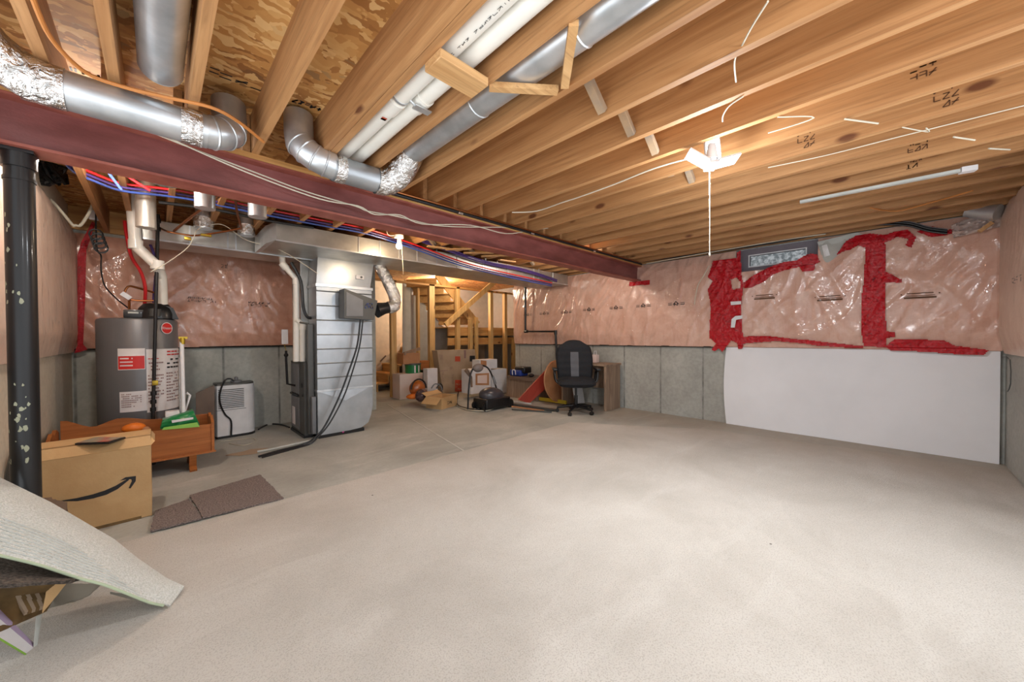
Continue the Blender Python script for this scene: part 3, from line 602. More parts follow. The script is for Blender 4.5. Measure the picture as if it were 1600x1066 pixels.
# ================================================================== SHEET METAL TRUNK DUCTS
tr = thing('trunk_duct', 'long rectangular metal trunk duct crossing the basement beyond the red beam', 'duct', (3, 4.4, 2.14))
T0, T1, Z0, Z1 = 4.10, 4.86, 2.142, 2.314
build(MB().box(.84, 5.42, T0, T1, Z0, Z1), 'duct_body', 'galvd', tr)
sm_ = MB()
for x in (1.62, 1.86, 2.10, 2.34, 2.95, 3.4, 3.9, 4.5, 5.0): sm_.box(x, x+.012, T0-.007, T0, Z0, Z1)
build(sm_, 'drive_cleat', 'galv', tr)
for x, y in ((2.62, T0), (3.45, T0), (3.68, T0), (4.62, T0)): build(MB().box(x, x+.02, y-.004, y-.001, Z0, ZJ), 'hanger_strap', 'galv2', tr)
build(MB().box(.835, 5.42, T0-.012, T0+.004, Z0-.012, Z0), 'bottom_flange', 'galv', tr)
build(MB().hull8([(.78, 4.25, Z0-.02), (.84, T0, Z0), (.84, T0, Z1), (.78, 4.25, Z1-.02)], [(.78, 4.8, Z0-.02), (.84, 4.86, Z0), (.84, 4.86, Z1), (.78, 4.8, Z1-.02)]), 'end_cap', 'galv', tr)
d2 = thing('trunk_duct', 'lower metal duct against the back wall above the water heater', 'duct', (.6, 5.1, 2.14))
build(MB().box(-.15, 2.0, 4.88, 5.35, Z0+.002, 2.325), 'duct_body', 'galvd', d2)
sm_ = MB()
for x in (.25, .55, .62, .9, 1.15): sm_.box(x, x+.012, 4.873, 4.88, Z0, 2.325)
sm_.box(-.16, 2.0, 4.868, 4.882, Z0-.01, Z0+.004); build(sm_, 'drive_cleat', 'galv', d2)
# small round take-offs between joists beyond beam
for k, (u, v, y) in enumerate(((320, 303, 3.55), (402, 318, 3.5), (228, 335, 4.2), (318, 340, 4.6), (385, 352, 4.6), (258, 262, 3.3))):
    p = at(u, v, 1, y); r = .062
    t = thing('duct_takeoff', ['round metal take-off duct just behind the beam, left one', 'round metal take-off duct just behind the beam, second from left', 'dull vertical duct beside the white vent pipe', 'foil wrapped duct elbow above the back duct, left of two', 'foil wrapped duct elbow above the back duct, right of two', 'short metal duct behind the white vent pipe top'][k], 'duct', p)
    zz = min(p.z, 2.47); build(MB().tube([(p.x, p.y, zz-.11), (p.x, p.y, zz+.02), (p.x, p.y+.03, 2.56)], r, 22), 'duct', 'galvd' if k in (2, 5) else 'galv', t)
    if k in (3, 4): build(MB().tube([(p.x, p.y, zz-.10), (p.x, p.y, zz-.05), (p.x, p.y, zz)], r+.012, 22, wob=.08), 'foil_wrap', 'foil', t)
# ================================================================== FURNACE DROP, FURNACE
X0, X1, Y0, Y1 = 1.352, 2.01, 4.67, 4.98
dp = thing('return_drop', 'tall shiny sheet metal return duct standing on the floor beside the furnace', 'duct', (1.68, 4.8, 0))
build(MB().box(X0, X1, Y0, Y1, .56, 1.80), 'main_duct', 'galv2', dp)
# cross-broken top section
mb = MB(); a = [(X0, Y0, 1.83), (X1-.02, Y0, 1.83), (X1+.03, Y0, Z0), (X0+.02, Y0, Z0)]; c = (1.70, Y0-.022, 1.98)
mb.add(a+[c], [(0, 1, 4), (1, 2, 4), (2, 3, 4), (3, 0, 4)])
mb.add([(x, Y1, z) for x, _, z in a]+a, [(3, 2, 1, 0), (0, 1, 5, 4), (1, 2, 6, 5), (2, 3, 7, 6), (3, 0, 4, 7)])
build(mb, 'top_section', 'galv2', dp)
sm_ = MB()
for i in range(7): z = .72+i*.172; sm_.add([(X0, Y0, z-.012), (X1, Y0, z-.012), (X1, Y0-.012, z), (X0, Y0-.012, z), (X0, Y0, z+.004), (X1, Y0, z+.004)], [(0, 1, 2, 3), (3, 2, 5, 4)])
build(sm_, 'stiffening_rib', 'galv2', dp)
build(MB().box(X0-.012, X1+.01, Y0-.018, Y1, 1.80, 1.832), 'slip_joint', 'galv', dp); build(MB().box(X0-.008, X1, Y0-.014, Y1, .555, .575), 'slip_joint', 'galv', dp)
boot = [(X0, .565), (X0, .04), (1.72, .04), (1.86, .05), (1.95, .10), (1.99, .2), (X1, .32), (X1, .565)]
build(MB().prism([(x, Y0, z) for x, z in boot], (0, Y1-Y0, 0)).add([(X0+.01, Y0-.001, .56), (1.66, Y0-.018, .42), (X1-.02, Y0-.001, .56)], [(0, 1, 2)]), 'curved_boot', 'galv2', dp)
build(MB().box(X0+.01, 1.9, Y0+.01, Y1, 0.0, .04), 'foot', 'black', dp)
th = MB(); th.bbox(1.80, 1.90, Y0-.035, Y0-.006, 1.93, 1.98, .004, 1); q = build(th, 'damper_box', 'label', dp); build(MB().tube([(1.865, Y0-.04, 1.955), (1.865, Y0-.034, 1.955)], .014, 12), 'dial', 'greyd', q)
fn = thing('furnace', 'dark grey furnace cabinet half hidden behind the shiny return duct', 'furnace', (1.5, 5.1, 0))
build(MB().box(1.255, 1.34, 4.83, 5.42, .03, .90).box(1.34, 1.8, 5.0, 5.42, .03, .90), 'cabinet', 'greyd', fn)
build(MB().bbox(1.247, 1.258, 5.05, 5.40, .50, .87, .004, 1), 'upper_door', 'greyp', fn); build(MB().bbox(1.247, 1.258, 5.05, 5.40, .06, .46, .004, 1), 'lower_door', 'greyp', fn)
build(MB().bar((1.243, 5.06, .485), (1.243, 5.40, .485), .02, .02), 'handle', 'black', fn)
build(MB().tube([(1.2465, 4.93, .62), (1.25, 4.93, .62)], .028, 14), 'sight_port', 'black', fn); build(MB().tube([(1.2465, 4.90, .5), (1.25, 4.90, .5)], .014, 12), 'small_port', 'black', fn)
build(MB().box(1.244, 1.248, 5.22, 5.34, .1, .32), 'sticker', 'label', fn); build(MB().box(1.24, 1.34, 4.82, 5.42, 0, .03), 'base', 'black', fn)
build(MB().box(1.27, 1.80, 5.0, 5.38, .9, 2.14), 'plenum', 'galvd', fn)
build(MB().bbox(1.275, 1.345, 4.76, 4.80, .05, 1.36, .006, 1).tube([(1.30, 4.78, 1.36), (1.2, 4.78, 1.375)], .012, 8), 'filter_rack', 'greyd', fn)
build(MB().box(1.262, 1.268, 4.66, 4.75, .1, .5) if False else MB().bbox(1.30, 1.345, 4.70, 4.75, .06, .5, .004, 1), 'filter_frame', 'greyp', fn)
def pipev(name, label, pts, r, mat, cpl=(), n=18, sm=0, cat='pipe'):
    t = thing(name, label, cat, Vector(pts[0])); build(MB().tube(pts, r, n, smooth=sm), 'pipe', mat, t)
    for c in cpl:
        a, b_ = Vector(pts[c]), Vector(pts[c+1]); d = (b_-a).normalized(); build(MB().tube([a-d*.02, a+d*.06], r+.006, n), 'coupling', mat, t)
    return t
yA = 4.95
pipev('flue_pipe', 'white vent pipe bending down to the furnace, longer one', ats([(440, 398), (442, 413), (463, 437), (463, 565)], 1, yA)+[], .034, 'pvc', (1, 2))
pipev('flue_pipe', 'shorter white vent pipe with an elbow on the furnace top', ats([(463, 499), (473, 508), (473, 565)], 1, yA-.03), .032, 'pvc', (1,))
cable(ats([(455, 410), (470, 440), (474, 480), (480, 495), (488, 497)], 1, 4.88), .018, 'black', 'drain_hose', 'black corrugated hose curling behind the furnace vent pipes', 'hose')
gv = thing('gas_valve', 'small black gas valve with a white paper tag left of the furnace', 'valve', at(447, 590, 1, 5.2))
gq = ats([(447, 548), (447, 562), (449, 600)], 1, 5.2); build(MB().tube(gq+[Vector((1.25, 5.2, gq[-1].z-.03))], .014, 10), 'pipe', 'blackm', gv); build(MB().ball(at(447, 555, 1, 5.2), .026), 'valve_body', 'blackm', gv)
ta, tb_ = at(440, 538, 1, 5.17), at(450, 515, 1, 5.17); build(MB().bbox(ta.x, tb_.x, 5.165, 5.172, ta.z, tb_.z, .002, 1), 'paper_tag', 'label', gv); build(MB().tube([at(444, 537, 1, 5.17), at(447, 548, 1, 5.2)], .004, 6), 'tag_wire', 'brass', gv)
# humidifier
hm = thing('humidifier', 'dark grey humidifier box mounted on the shiny return duct', 'humidifier', (1.8, 4.6, 1.4))
hp = [(538, 454), (548, 450), (590, 470), (590, 500), (562, 499), (538, 497)]
P = ats([(538, 451), (590, 470), (584, 500), (538, 497)], 1, 4.48)
build(MB().hull8(P, [p+Vector((0, .17, 0)) for p in P]), 'housing', 'greyd', hm)
build(MB().prism([p+Vector((0, -.005, 0)) for p in ats([(541, 456), (567, 469), (567, 494), (541, 494)], 1, 4.48)], (0, .004, 0)), 'front_cover', 'greyp', hm)
lg = at(578, 478, 1, 4.47); build(scribble(MB(), lg+Vector((-.06, 0, -.03)), (1, 0, 0), (0, 0, 1), .1, .07, 4, (0, -1, 0), 2, .25), 'blue_logo', 'blue', hm)
fa = ats([(588, 485), (600, 482), (606, 481)], 1, 4.56); build(MB().tube(fa, [.10, .075, .072], 20), 'reducer', 'black', hm)
fx_ = at(606, 481, 1, 4.56); fp = [fx_, at(616, 478, 1, 4.56), at(617, 465, 1, 4.6), at(606, 440, 1, 4.66), at(598, 425, 1, 4.70), at(590, 410, 1, 4.72)]
one(MB().tube(fp, .075, 22, smooth=8, wob=.09), 'flexible_duct', 'foil', 'crinkled silver flexible duct curving from the humidifier up to the trunk', 'duct')
cable(ats([(563, 500), (558, 540), (545, 580), (530, 620), (508, 665), (492, 684)], 1, 4.50)+[Vector((1.16, 4.52, .012)), Vector((.9, 4.45, .012)), Vector((.72, 4.38, .012))], .011, 'black', 'drain_hose', 'upper black hose from humidifier down to the floor', 'hose')
cable(ats([(567, 500), (562, 540), (551, 580), (537, 620), (516, 660), (498, 682)], 1, 4.47)+[Vector((1.20, 4.48, .01)), Vector((.95, 4.40, .01)), Vector((.74, 4.33, .01))], .009, 'black', 'drain_hose', 'second black hose strapped beside the first one, ending on the floor', 'hose')
one(MB().tube(ats([(402, 706), (425, 702), (460, 694), (488, 688)], 2, .012), .012, 8), 'drain_hose', 'greysheet', 'pale flat conduit lying on the floor in front of the furnace', 'conduit')
one(MB().ball(at(535, 674, 2, .035), .03), 'small_ball', 'magenta', 'small magenta ball at the foot of the shiny duct', 'ball')
cable(ats([(404, 671), (420, 663), (440, 664), (452, 668)], 2, .01), .01, 'black', 'drain_hose', 'black hose on the floor between dehumidifier and furnace', 'hose')
cable(ats([(345, 690), (370, 687), (395, 685), (399, 690), (380, 696), (358, 693)], 2, .006), .004, 'cord', 'power_cord', 'white cord coiled on the floor in front of the dehumidifier', 'cord')
# dirt on the floor
dm = MB(); c = floor_pt = at(388, 707, 2, .0025)
P = [c+Vector((.16*math.cos(t)*(1+.3*math.sin(3*t)), .10*math.sin(t)*(1+.2*math.cos(5*t)), 0)) for t in [k*math.pi/12 for k in range(24)]]
one(MB().add(P, [tuple(range(24))]), 'dirt_patch', 'stain', 'tan patch of dirt on the floor at the hose ends', 'dirt')
cr = thing('floor_crack', 'raised line in the concrete floor running towards the carpet edge', 'crack', at(690, 690, 2, 0))
build(MB().bar(at(605, 632, 2, .002), at(730, 708, 2, .002), .018, .004), 'ridge', 'greysheet', cr)
# ================================================================== WATER HEATER
HX, HY, HR = -.12, 5.10, .282
wh = thing('water_heater', 'tall grey water heater with red and white labels', 'water heater', (HX, HY, 0))
build(MB().lathe([(0, 1.39), (HR-.03, 1.388), (HR-.008, 1.38), (HR, 1.365), (HR, .05), (HR-.01, .03), (HR-.02, 0), (0, 0)], (HX, HY, 0), 48), 'tank', 'grey', wh)
def on_tank(a0, a1, z0, z1, name, mat, off=.003, par=wh, seg=8, lab=None):
    return build(MB().grid(lambda s, t: (HX+(HR+off)*math.cos(a0+(a1-a0)*s), HY+(HR+off)*math.sin(a0+(a1-a0)*s), z0+(z1-z0)*t), seg, 1), name, mat, par, label=lab)
def tang(u, v):   # pixel -> angle, z on tank
    d = (at(u, v, 1, 4.8)-EYE); o = EYE-Vector((HX, HY, 0)); A = d.x**2+d.y**2; B = o.x*d.x+o.y*d.y; Cc = o.x**2+o.y**2-HR**2
    t = (-B-math.sqrt(max(B*B-A*Cc, 0)))/A; p = EYE+d*t; return math.atan2(p.y-HY, p.x-HX), p.z
def lab(u0, v0, u1, v1, name, mat, off=.003, par=wh):
    a0, za = tang(u0, v0); a1, zb = tang(u1, v1); return on_tank(a0, a1, zb, za, name, mat, off, par)
wl = lab(184, 545, 227, 577, 'warning_label', 'label'); lab(185, 557, 226, 576, 'red_band', 'labred', .0045, wl)
a_, z_ = tang(218, 560)
def tank_scrib(u0, v0, u1, v1, n, lines, mat, par, off=.006):
    a0, za = tang(u0, v0); a1, zb = tang(u1, v1); mb = MB(); rnd = random.Random(u0+v0); lh = (za-zb)/lines
    P = lambda a, z: (HX+(HR+off)*math.cos(a), HY+(HR+off)*math.sin(a), z)
    for l in range(lines):
        z = za-lh*(l+.5); e = a1 if rnd.random() < .6 else a0+(a1-a0)*rnd.uniform(.5, .9); a = a0; st = (a1-a0)/n
        while a < e-1e-6 or (st < 0 and a > e+1e-6):
            if abs(a-a0) > abs(a1-a0): break
            if rnd.random() < .8: mb.add([P(a, z), P(a+st*.8, z), P(a+st*.8, z+lh*.4), P(a, z+lh*.4)], [(0, 1, 2, 3)])
            a += st
    return build(mb, 'label_print', mat, par)
tank_scrib(188, 559, 208, 575, 10, 3, 'label', wl)
wl2 = lab(228, 546, 280, 634, 'instruction_label', 'label', .003)
tank_scrib(232, 566, 255, 580, 8, 3, 'labprint', wl2); tank_scrib(260, 548, 279, 556, 5, 2, 'labred', wl2); tank_scrib(231, 560, 256, 562, 6, 1, 'labred', wl2); tank_scrib(260, 560, 278, 576, 5, 3, 'ink', wl2); tank_scrib(231, 586, 256, 628, 9, 9, 'labprint', wl2); tank_scrib(259, 582, 278, 625, 7, 10, 'labprint', wl2)
wl3 = lab(187, 613, 240, 640, 'data_label', 'label', .0025); tank_scrib(190, 616, 222, 636, 12, 7, 'labprint', wl3)
a_, z_ = tang(260, 513); ca, sa = math.cos(a_), math.sin(a_); cpt = Vector((HX+(HR+.004)*ca, HY+(HR+.004)*sa, z_)); tx = Vector((-sa, ca, 0))
disc = lambda r, off: [cpt+Vector((ca, sa, 0))*off+tx*(r*math.cos(t))+Vector((0, 0, r*math.sin(t))) for t in [k*math.pi/14 for k in range(28)]]
em = build(MB().add(disc(.056, .001), [tuple(range(28))]), 'round_emblem', 'label', wh); build(MB().add(disc(.050, .002), [tuple(range(28))]), 'emblem_red', 'labred', em)
textmesh('Rheem', .036, 'emblem_text', 'label', em, cpt+Vector((ca, sa, 0))*.004, tx, (0, 0, 1))
lab(240, 470, 240, 471, 'x', 'label') if False else None
bw = Vector((.005, 5.02, 1.39))
build(MB().lathe([(0, .0), (.14, .0), (.14, .05), (.125, .10), (.09, .145), (.0, .16)], bw+Vector((0, 0, .0)), 26), 'blower_housing', 'black', wh)
build(MB().bbox(bw.x-.22, bw.x-.08, 4.92, 5.06, 1.39, 1.47, .01, 2), 'control_box', 'black', wh); build(MB().tube([bw+Vector((-.01, -.12, .02)), bw+Vector((-.01, -.12, .09))], .045, 16), 'blower_motor', 'greyd', wh)
build(MB().hull8([(bw.x+.04, 4.94, 1.39), (bw.x+.16, 4.94, 1.39), (bw.x+.12, 4.94, 1.50), (bw.x+.06, 4.94, 1.52)], [(bw.x+.04, 5.1, 1.39), (bw.x+.16, 5.1, 1.39), (bw.x+.12, 5.1, 1.50), (bw.x+.06, 5.1, 1.52)]), 'exhaust_hood', 'black', wh)
build(MB().bbox(bw.x-.19, bw.x-.12, 4.917, 4.921, 1.432, 1.448, .001, 1), 'blower_sticker', 'greysheet', wh)
pv = [at(202, 262, 1, 3.6)]+ats([(205, 300), (212, 385)], 1, 3.8)+ats([(218, 392), (248, 418), (253, 428)], 1, 4.6)+[Vector((.055, 5.0, 1.80)), Vector((.06, 5.02, 1.53))]
pv = ats([(204, 250), (212, 384), (220, 394), (246, 416), (252, 430)], 1, 4.75)+[Vector((.05, 4.98, 1.53))]
pv[0].z = 2.33+.2; pv[-2].y = 4.9
t = thing('vent_pipe', 'large white vent pipe dropping in two bends to the blower on the water heater', 'pipe', pv[1])
build(MB().tube([pv[0], pv[1], pv[1]+(pv[3]-pv[1])*.12, pv[3], pv[4], Vector((pv[4].x+.005, 4.98, 1.54))], .043, 20), 'pipe', 'pvc', t)
for i in (1, 3): build(MB().tube([pv[i]+Vector((0, 0, -.03)), pv[i]+Vector((0, 0, .05))], .05, 20), 'coupling', 'pvc', t)
# gas drop pipe in front of heater
g = thing('gas_drop_pipe', 'vertical black gas pipe with a yellow valve in front of the water heater', 'pipe', (0, 4.78, 0))
g0, g1 = at(247, 335, 1, 4.78), at(239, 650, 1, 4.78)
build(MB().tube([g0, g1, Vector((g1.x, g1.y, .02))], .014, 12), 'pipe', 'blackm', g)
for v in (345, 358, 615, 628, 640): p = g0+(g1-g0)*((v-335)/315); build(MB().tube([p-Vector((0, 0, .018)), p+Vector((0, 0, .018))], .022, 12), 'fitting', 'blackm', g)
p = g0+(g1-g0)*((598-335)/315); build(MB().bbox(p.x-.012, p.x+.03, p.y-.04, p.y-.01, p.z-.025, p.z+.02, .006, 2), 'valve', 'brass', g)
cable([g0+Vector((.02, 0, -.13)), at(262, 362, 1, 4.6), at(285, 366, 1, 4.6), at(310, 368, 1, 4.55), at(372, 358, 1, 4.3), at(376, 353, 1, 4.2), at(370, 330, 1, 3.9), at(367, 303, 1, 3.6)], .009, 'copper', 'copper_tube', 'copper tube rising from the gas pipe to the joists, right branch', 'pipe', sm=3)
cable([at(272, 361, 1, 4.58), at(300, 338, 1, 4.2), at(345, 305, 1, 3.6)], .011, 'copper', 'copper_tube', 'copper tube slanting up to the joists, left branch', 'pipe', sm=2)
build(MB().bbox(*[q+d for q, d in ((at(292, 370, 1, 4.57).x, -.02), (at(292, 370, 1, 4.57).x, .03))], 4.55, 4.59, at(292, 370, 1, 4.57).z-.03, at(292, 370, 1, 4.57).z, .006, 2).bbox(*[q+d for q, d in ((at(322, 368, 1, 4.5).x, -.04), (at(322, 368, 1, 4.5).x, .04))], 4.49, 4.52, at(322, 368, 1, 4.5).z-.01, at(322, 368, 1, 4.5).z+.012, .004, 1), 'brass_valves', 'brass', g)
cable(ats([(235, 425), (262, 410), (292, 388), (302, 372), (310, 358), (332, 351), (352, 353), (385, 375), (440, 392), (497, 428)], 1, 4.55), .0035, 'cord', 'cable', 'thin white cable looping in front of the back metal duct')
cable([at(200, 392, 1, 5.1), at(195, 345, 1, 5.1), at(197, 362, 1, 5.1), at(205, 400, 1, 5.1), at(220, 425, 1, 5.1), at(227, 450, 1, 5.1), at(226, 478, 1, 5.15)][1:], .014, 'redp', 'water_tube', 'red water tube curving down to the water heater', 'tube')
cable(ats([(233, 378), (241, 400), (243, 430), (240, 470), (242, 490)], 1, 5.2), .011, 'purp', 'water_tube', 'dark blue water tube beside the black gas pipe', 'tube')
for k, (pts, lb) in enumerate((([(243, 458), (215, 450), (200, 448), (194, 462), (203, 468), (218, 470), (240, 470)], 'bent copper tube loop above the water heater'), ([(202, 468), (202, 500)], 'vertical copper inlet above the water heater'))):
    cable(ats(pts, 1, 5.12), .010, 'copper', 'copper_tube', lb, 'pipe', sm=3)
one(MB().bar(at(190, 458, 1, 5.1), at(204, 467, 1, 5.1), .04, .04), 'mixing_valve', 'white', 'white capped mixing valve on the copper tube above the heater', 'valve')
cable(ats([(150, 322), (150, 355), (152, 390), (158, 400), (158, 420), (163, 445), (180, 465), (203, 484), (208, 492)], 1, 5.3), .006, 'black', 'power_cord', 'black power cord hanging from the joists to the blower', 'cord')
cc = MB(); p = at(154, 372, 1, 5.3)
for k in range(4): cc.tube([p+Vector((.045*math.cos(t)+.01*k-.015, 0, .05*math.sin(t)-.04*k+.03)) for t in [q*math.pi/6 for q in range(13)]], .007, 6)
one(cc, 'cord_coil', 'black', 'tied loops of black power cord against the plastic left of the vent pipe', 'cord')
one(MB().bbox(*[at(150, 315, 1, 5.3).x+d for d in (-.05, .05)], 5.3, 5.35, 2.34, 2.43, .006, 1), 'outlet_box', 'label', 'white outlet box on the joist with a black plug', 'outlet')
cable([at(60, 298, 1, 5.0), at(85, 318, 1, 5.0), at(112, 350, 1, 5.0), at(118, 352, 1, 5.0), at(128, 350, 1, 5.0), at(145, 318, 1, 5.0), at(143, 285, 1, 5.0), at(135, 250, 1, 4.9)], .011, 'cord', 'cable', 'thick white cable hanging in a V at the left wall')
mb = MB(); p = at(82, 262, 1, 4.6)
for k in range(22): mb.tube([p+Vector((random.uniform(-.07, .07), random.uniform(-.05, .05), random.uniform(-.14, .12))) for _ in range(5)], .014, 6, smooth=3)
one(mb, 'cable_clump', 'black', 'bunched clump of black cable under the joists beside the post', 'cable')
# red/blue tube bundles
def bundle(pts, ax, val, mats, lb, r=.009):
    for k, (m_, w_) in enumerate(mats):
        P = [p+Vector((0, -.004*k, .026*k)) for p in ats(pts, ax, val)]
        cable(P, r, m_, 'water_tube', w_+lb, 'tube', sm=4, group=None)
bundle([(95, 245), (115, 268), (150, 284), (190, 298), (250, 305), (300, 312), (400, 333), (500, 352), (575, 366), (650, 390), (720, 415), (780, 430), (862, 447)], 1, 4.0, (('bluep', 'lower blue'), ('purp', 'middle grey-blue'), ('redp', 'upper red')), ' water tube running under the joists in front of the trunk duct')
bundle([(660, 378), (700, 392), (760, 412), (820, 424), (870, 440)], 1, 4.03, (('purp', 'lower purple'), ('purp', 'upper purple')), ' cable along the top of the trunk duct', .012)
cable(ats([(155, 250), (168, 268), (190, 297)], 1, 3.7), .008, 'bluep', 'water_tube', 'short blue tube slanting down from the beam', 'tube')
cable(ats([(172, 252), (200, 276), (235, 298)], 1, 3.7), .008, 'redp', 'water_tube', 'short orange-red tube slanting down from the beam', 'tube')
cable(ats([(248, 316), (330, 326), (420, 345), (490, 356)], 1, 4.05), .013, 'blackm', 'gas_line', 'black gas pipe hung level below the joists beyond the beam', 'pipe', sm=1)
for i in range(5):
    p = at(668+i*28, 385+i*10, 1, 3.9); q = Vector((p.x+random.uniform(.25, .45), 3.9+random.uniform(-.7, .05), 0)); p.z = ZJ-.035; q.z = ZJ-.02
    one(MB().bar(p, q, .05, .016), 'wood_strapping', 'block', f'loose wooden strip nailed under the joists above the trunk duct, {words[i]} from the bulb', 'board')
# ================================================================== DEHUMIDIFIER
dh = thing('dehumidifier', 'white dehumidifier with a black hose standing at the back wall', 'dehumidifier', (.70, 5.62, 0))
da, db_, dy = at(336, 640, 1, 5.5).x, at(400, 640, 1, 5.5).x, 5.5
prof = [(da, dy+.03), (da+.02, dy), (db_-.09, dy), (db_-.04, dy+.02), (db_-.005, dy+.07), (db_, dy+.16), (db_-.01, dy+.26), (da+.01, dy+.26), (da, dy+.24)]
build(MB().prism([(x, y, .03) for x, y in prof], (0, 0, .60)), 'body', 'white', dh); build(MB().prism([(x+.004, y+.004, 0) for x, y in prof], (0, 0, .03)), 'base', 'black', dh)
build(MB().prism([(x*.97+.02, y+.006, .63) for x, y in prof], (0, 0, .02)), 'top_panel', 'greyd', dh)
gr = MB()
for i in range(11): z = .36+i*.0215; gr.box(da+.03, db_-.12, dy-.006, dy+.001, z, z+.009)
build(gr, 'grille_slats', 'greyd', dh); build(MB().box(da+.01, db_-.1, dy-.002, dy, .335, .34), 'tank_seam', 'greyd', dh)
cable(ats([(366, 596), (360, 592), (352, 594), (346, 606), (343, 620), (345, 634), (352, 648), (361, 658), (361, 680)], 1, dy-.02), .009, 'black', 'power_cord', 'black hose looped over the front of the dehumidifier', 'hose')
one(MB().lathe([(0, .0), (.06, .0), (.06, .02), (.02, .03), (.02, .06), (0, .07)], (da+.22, dy+.14, .651), 16), 'measuring_cup', 'greyp', 'grey plastic cup on top of the dehumidifier', 'cup')
# leaning brown board left of it
P = ats([(306, 615), (335, 602), (335, 660), (306, 665)], 1, 5.42); P[2].z = P[3].z = .003
one(MB().hull8(P, [p+Vector((0, .02, 0)) for p in P]), 'leaning_board', 'leather', 'dark brown board standing behind the wooden cradle', 'board')
# ================================================================== CRADLE AND CONTENT
cx0, cx1, cy0, cy1 = -.60, .375, 4.36, 4.74
cd = thing('doll_cradle', 'orange varnished wooden cradle with scalloped sides full of odds and ends', 'cradle', (-.1, 4.55, 0))
def sidep(y, wave):
    top = []
    for i in range(25):
        s = i/24; x = cx0+.03+(cx1-cx0-.05)*s; top.append((x, y, (.405 if not wave else .445)+(wave*(.08*math.exp(-((s-.0)/.12)**2)+.05*math.exp(-((s-.36)/.16)**2)-.02*math.exp(-((s-.2)/.08)**2)))))
    return [(cx1-.02, y, .17), (cx0+.03, y, .17)]+top
build(MB().prism(sidep(cy0, 0), (0, .018, 0)), 'front_side', 'cradle', cd); build(MB().prism(sidep(cy1-.03, 1.0), (0, .018, 0)), 'back_side', 'cradle', cd)
for x in (cx0, cx1-.02): build(MB().prism([(x, cy0-.015, .15), (x, cy1+.0, .15), (x, cy1, .43), (x, (cy0+cy1)/2+.08, .47), (x, (cy0+cy1)/2, .44), (x, (cy0+cy1)/2-.08, .47), (x, cy0-.015, .42)], (.02, 0, 0)), 'end_board', 'cradle', cd)
build(MB().box(cx0, cx1, cy0, cy1, .155, .172).box(cx0-.01, cx1+.01, cy0-.02, cy0+.0, .145, .16), 'bottom', 'cradle', cd)
for x in (.20, -.45): build(MB().prism([(x, cy0+.0, .15), (x, cy0+.03, .04), (x, cy0-.03, .02), (x, cy0-.02, 0), (x, cy0+.08, 0), (x, (cy0+cy1)/2, .05), (x, cy1-.08, 0), (x, cy1+.02, 0), (x, cy1-.03, .05), (x, cy1-.02, .15)], (.05, 0, 0)), 'rocker', 'cradle', cd)
def quadpatch(px, y, dth, bulge, name, mat, label, cat, par=None):
    P = ats(px, 1, y); mb = MB()
    mb.grid(lambda s, t: (P[0]*(1-s)*(1-t)+P[1]*s*(1-t)+P[2]*s*t+P[3]*(1-s)*t)+Vector((0, -bulge*math.sin(math.pi*s)*math.sin(math.pi*t)+.02*noise.noise(Vector((s*4, t*4, y))), 0)), 14, 10, (0, dth, 0))
    return one(mb, name, mat, label, cat) if not par else build(mb, name, mat, par)
gb = thing('green_bag', 'green and lime plastic bag lying in the cradle', 'bag', at(285, 670, 1, 4.42))
quadpatch([(250, 671), (313, 666), (302, 642), (254, 657)], 4.41, .12, .05, 'bag_body', 'green', '', '', gb)
P = ats([(253, 672), (312, 667), (308, 660), (256, 668)], 1, 4.355); build(MB().prism(P, (0, -.004, 0)), 'lime_band', 'lime', gb)
P = ats([(268, 657), (302, 652), (302, 655), (269, 661)], 1, 4.350); build(MB().prism(P, (0, -.004, 0)), 'white_stripe', 'label', gb)
one(MB().bbox(at(258, 650, 1, 4.5).x, at(281, 650, 1, 4.5).x, 4.5, 4.6, at(270, 660, 1, 4.5).z, at(270, 643, 1, 4.5).z, .01, 2), 'plastic_pack', 'label', 'white package behind the green bag in the cradle', 'package')
one(MB().ball(at(209, 669, 1, 4.5), (.075, .05, .045)), 'orange_toy', 'orangep', 'orange plastic lump in the cradle behind the cardboard box', 'toy')
one(MB().ball(at(228, 672, 1, 4.48), (.03, .03, .03)), 'yellow_lump', 'tan', 'small tan lump right of the orange one in the cradle', 'toy')
wp_ = thing('white_pole', 'white pole with a brass fitting standing in the cradle', 'pole', at(286, 650, 1, 4.55))
build(MB().tube([at(284, 534, 1, 4.6), at(287, 655, 1, 4.5)], .016, 14), 'tube', 'white', wp_); build(MB().bar(at(279, 528, 1, 4.6), at(293, 528, 1, 4.6), .02, .02).tube([at(285, 528, 1, 4.6), at(285, 538, 1, 4.6)], .02, 10), 'fitting', 'brass', wp_)
one(MB().tube([at(280, 560, 1, 4.63), at(282, 650, 1, 4.56)], .008, 10), 'metal_rod', 'chrome', 'thin grey rod beside the white pole in the cradle', 'rod')
one(MB().tube([at(289, 645, 1, 4.58), at(297, 618, 1, 4.6), at(291, 614, 1, 4.6)], [.006, .01, .012], 8), 'plastic_brush', 'white', 'white handle leaning beside the white pole', 'handle')
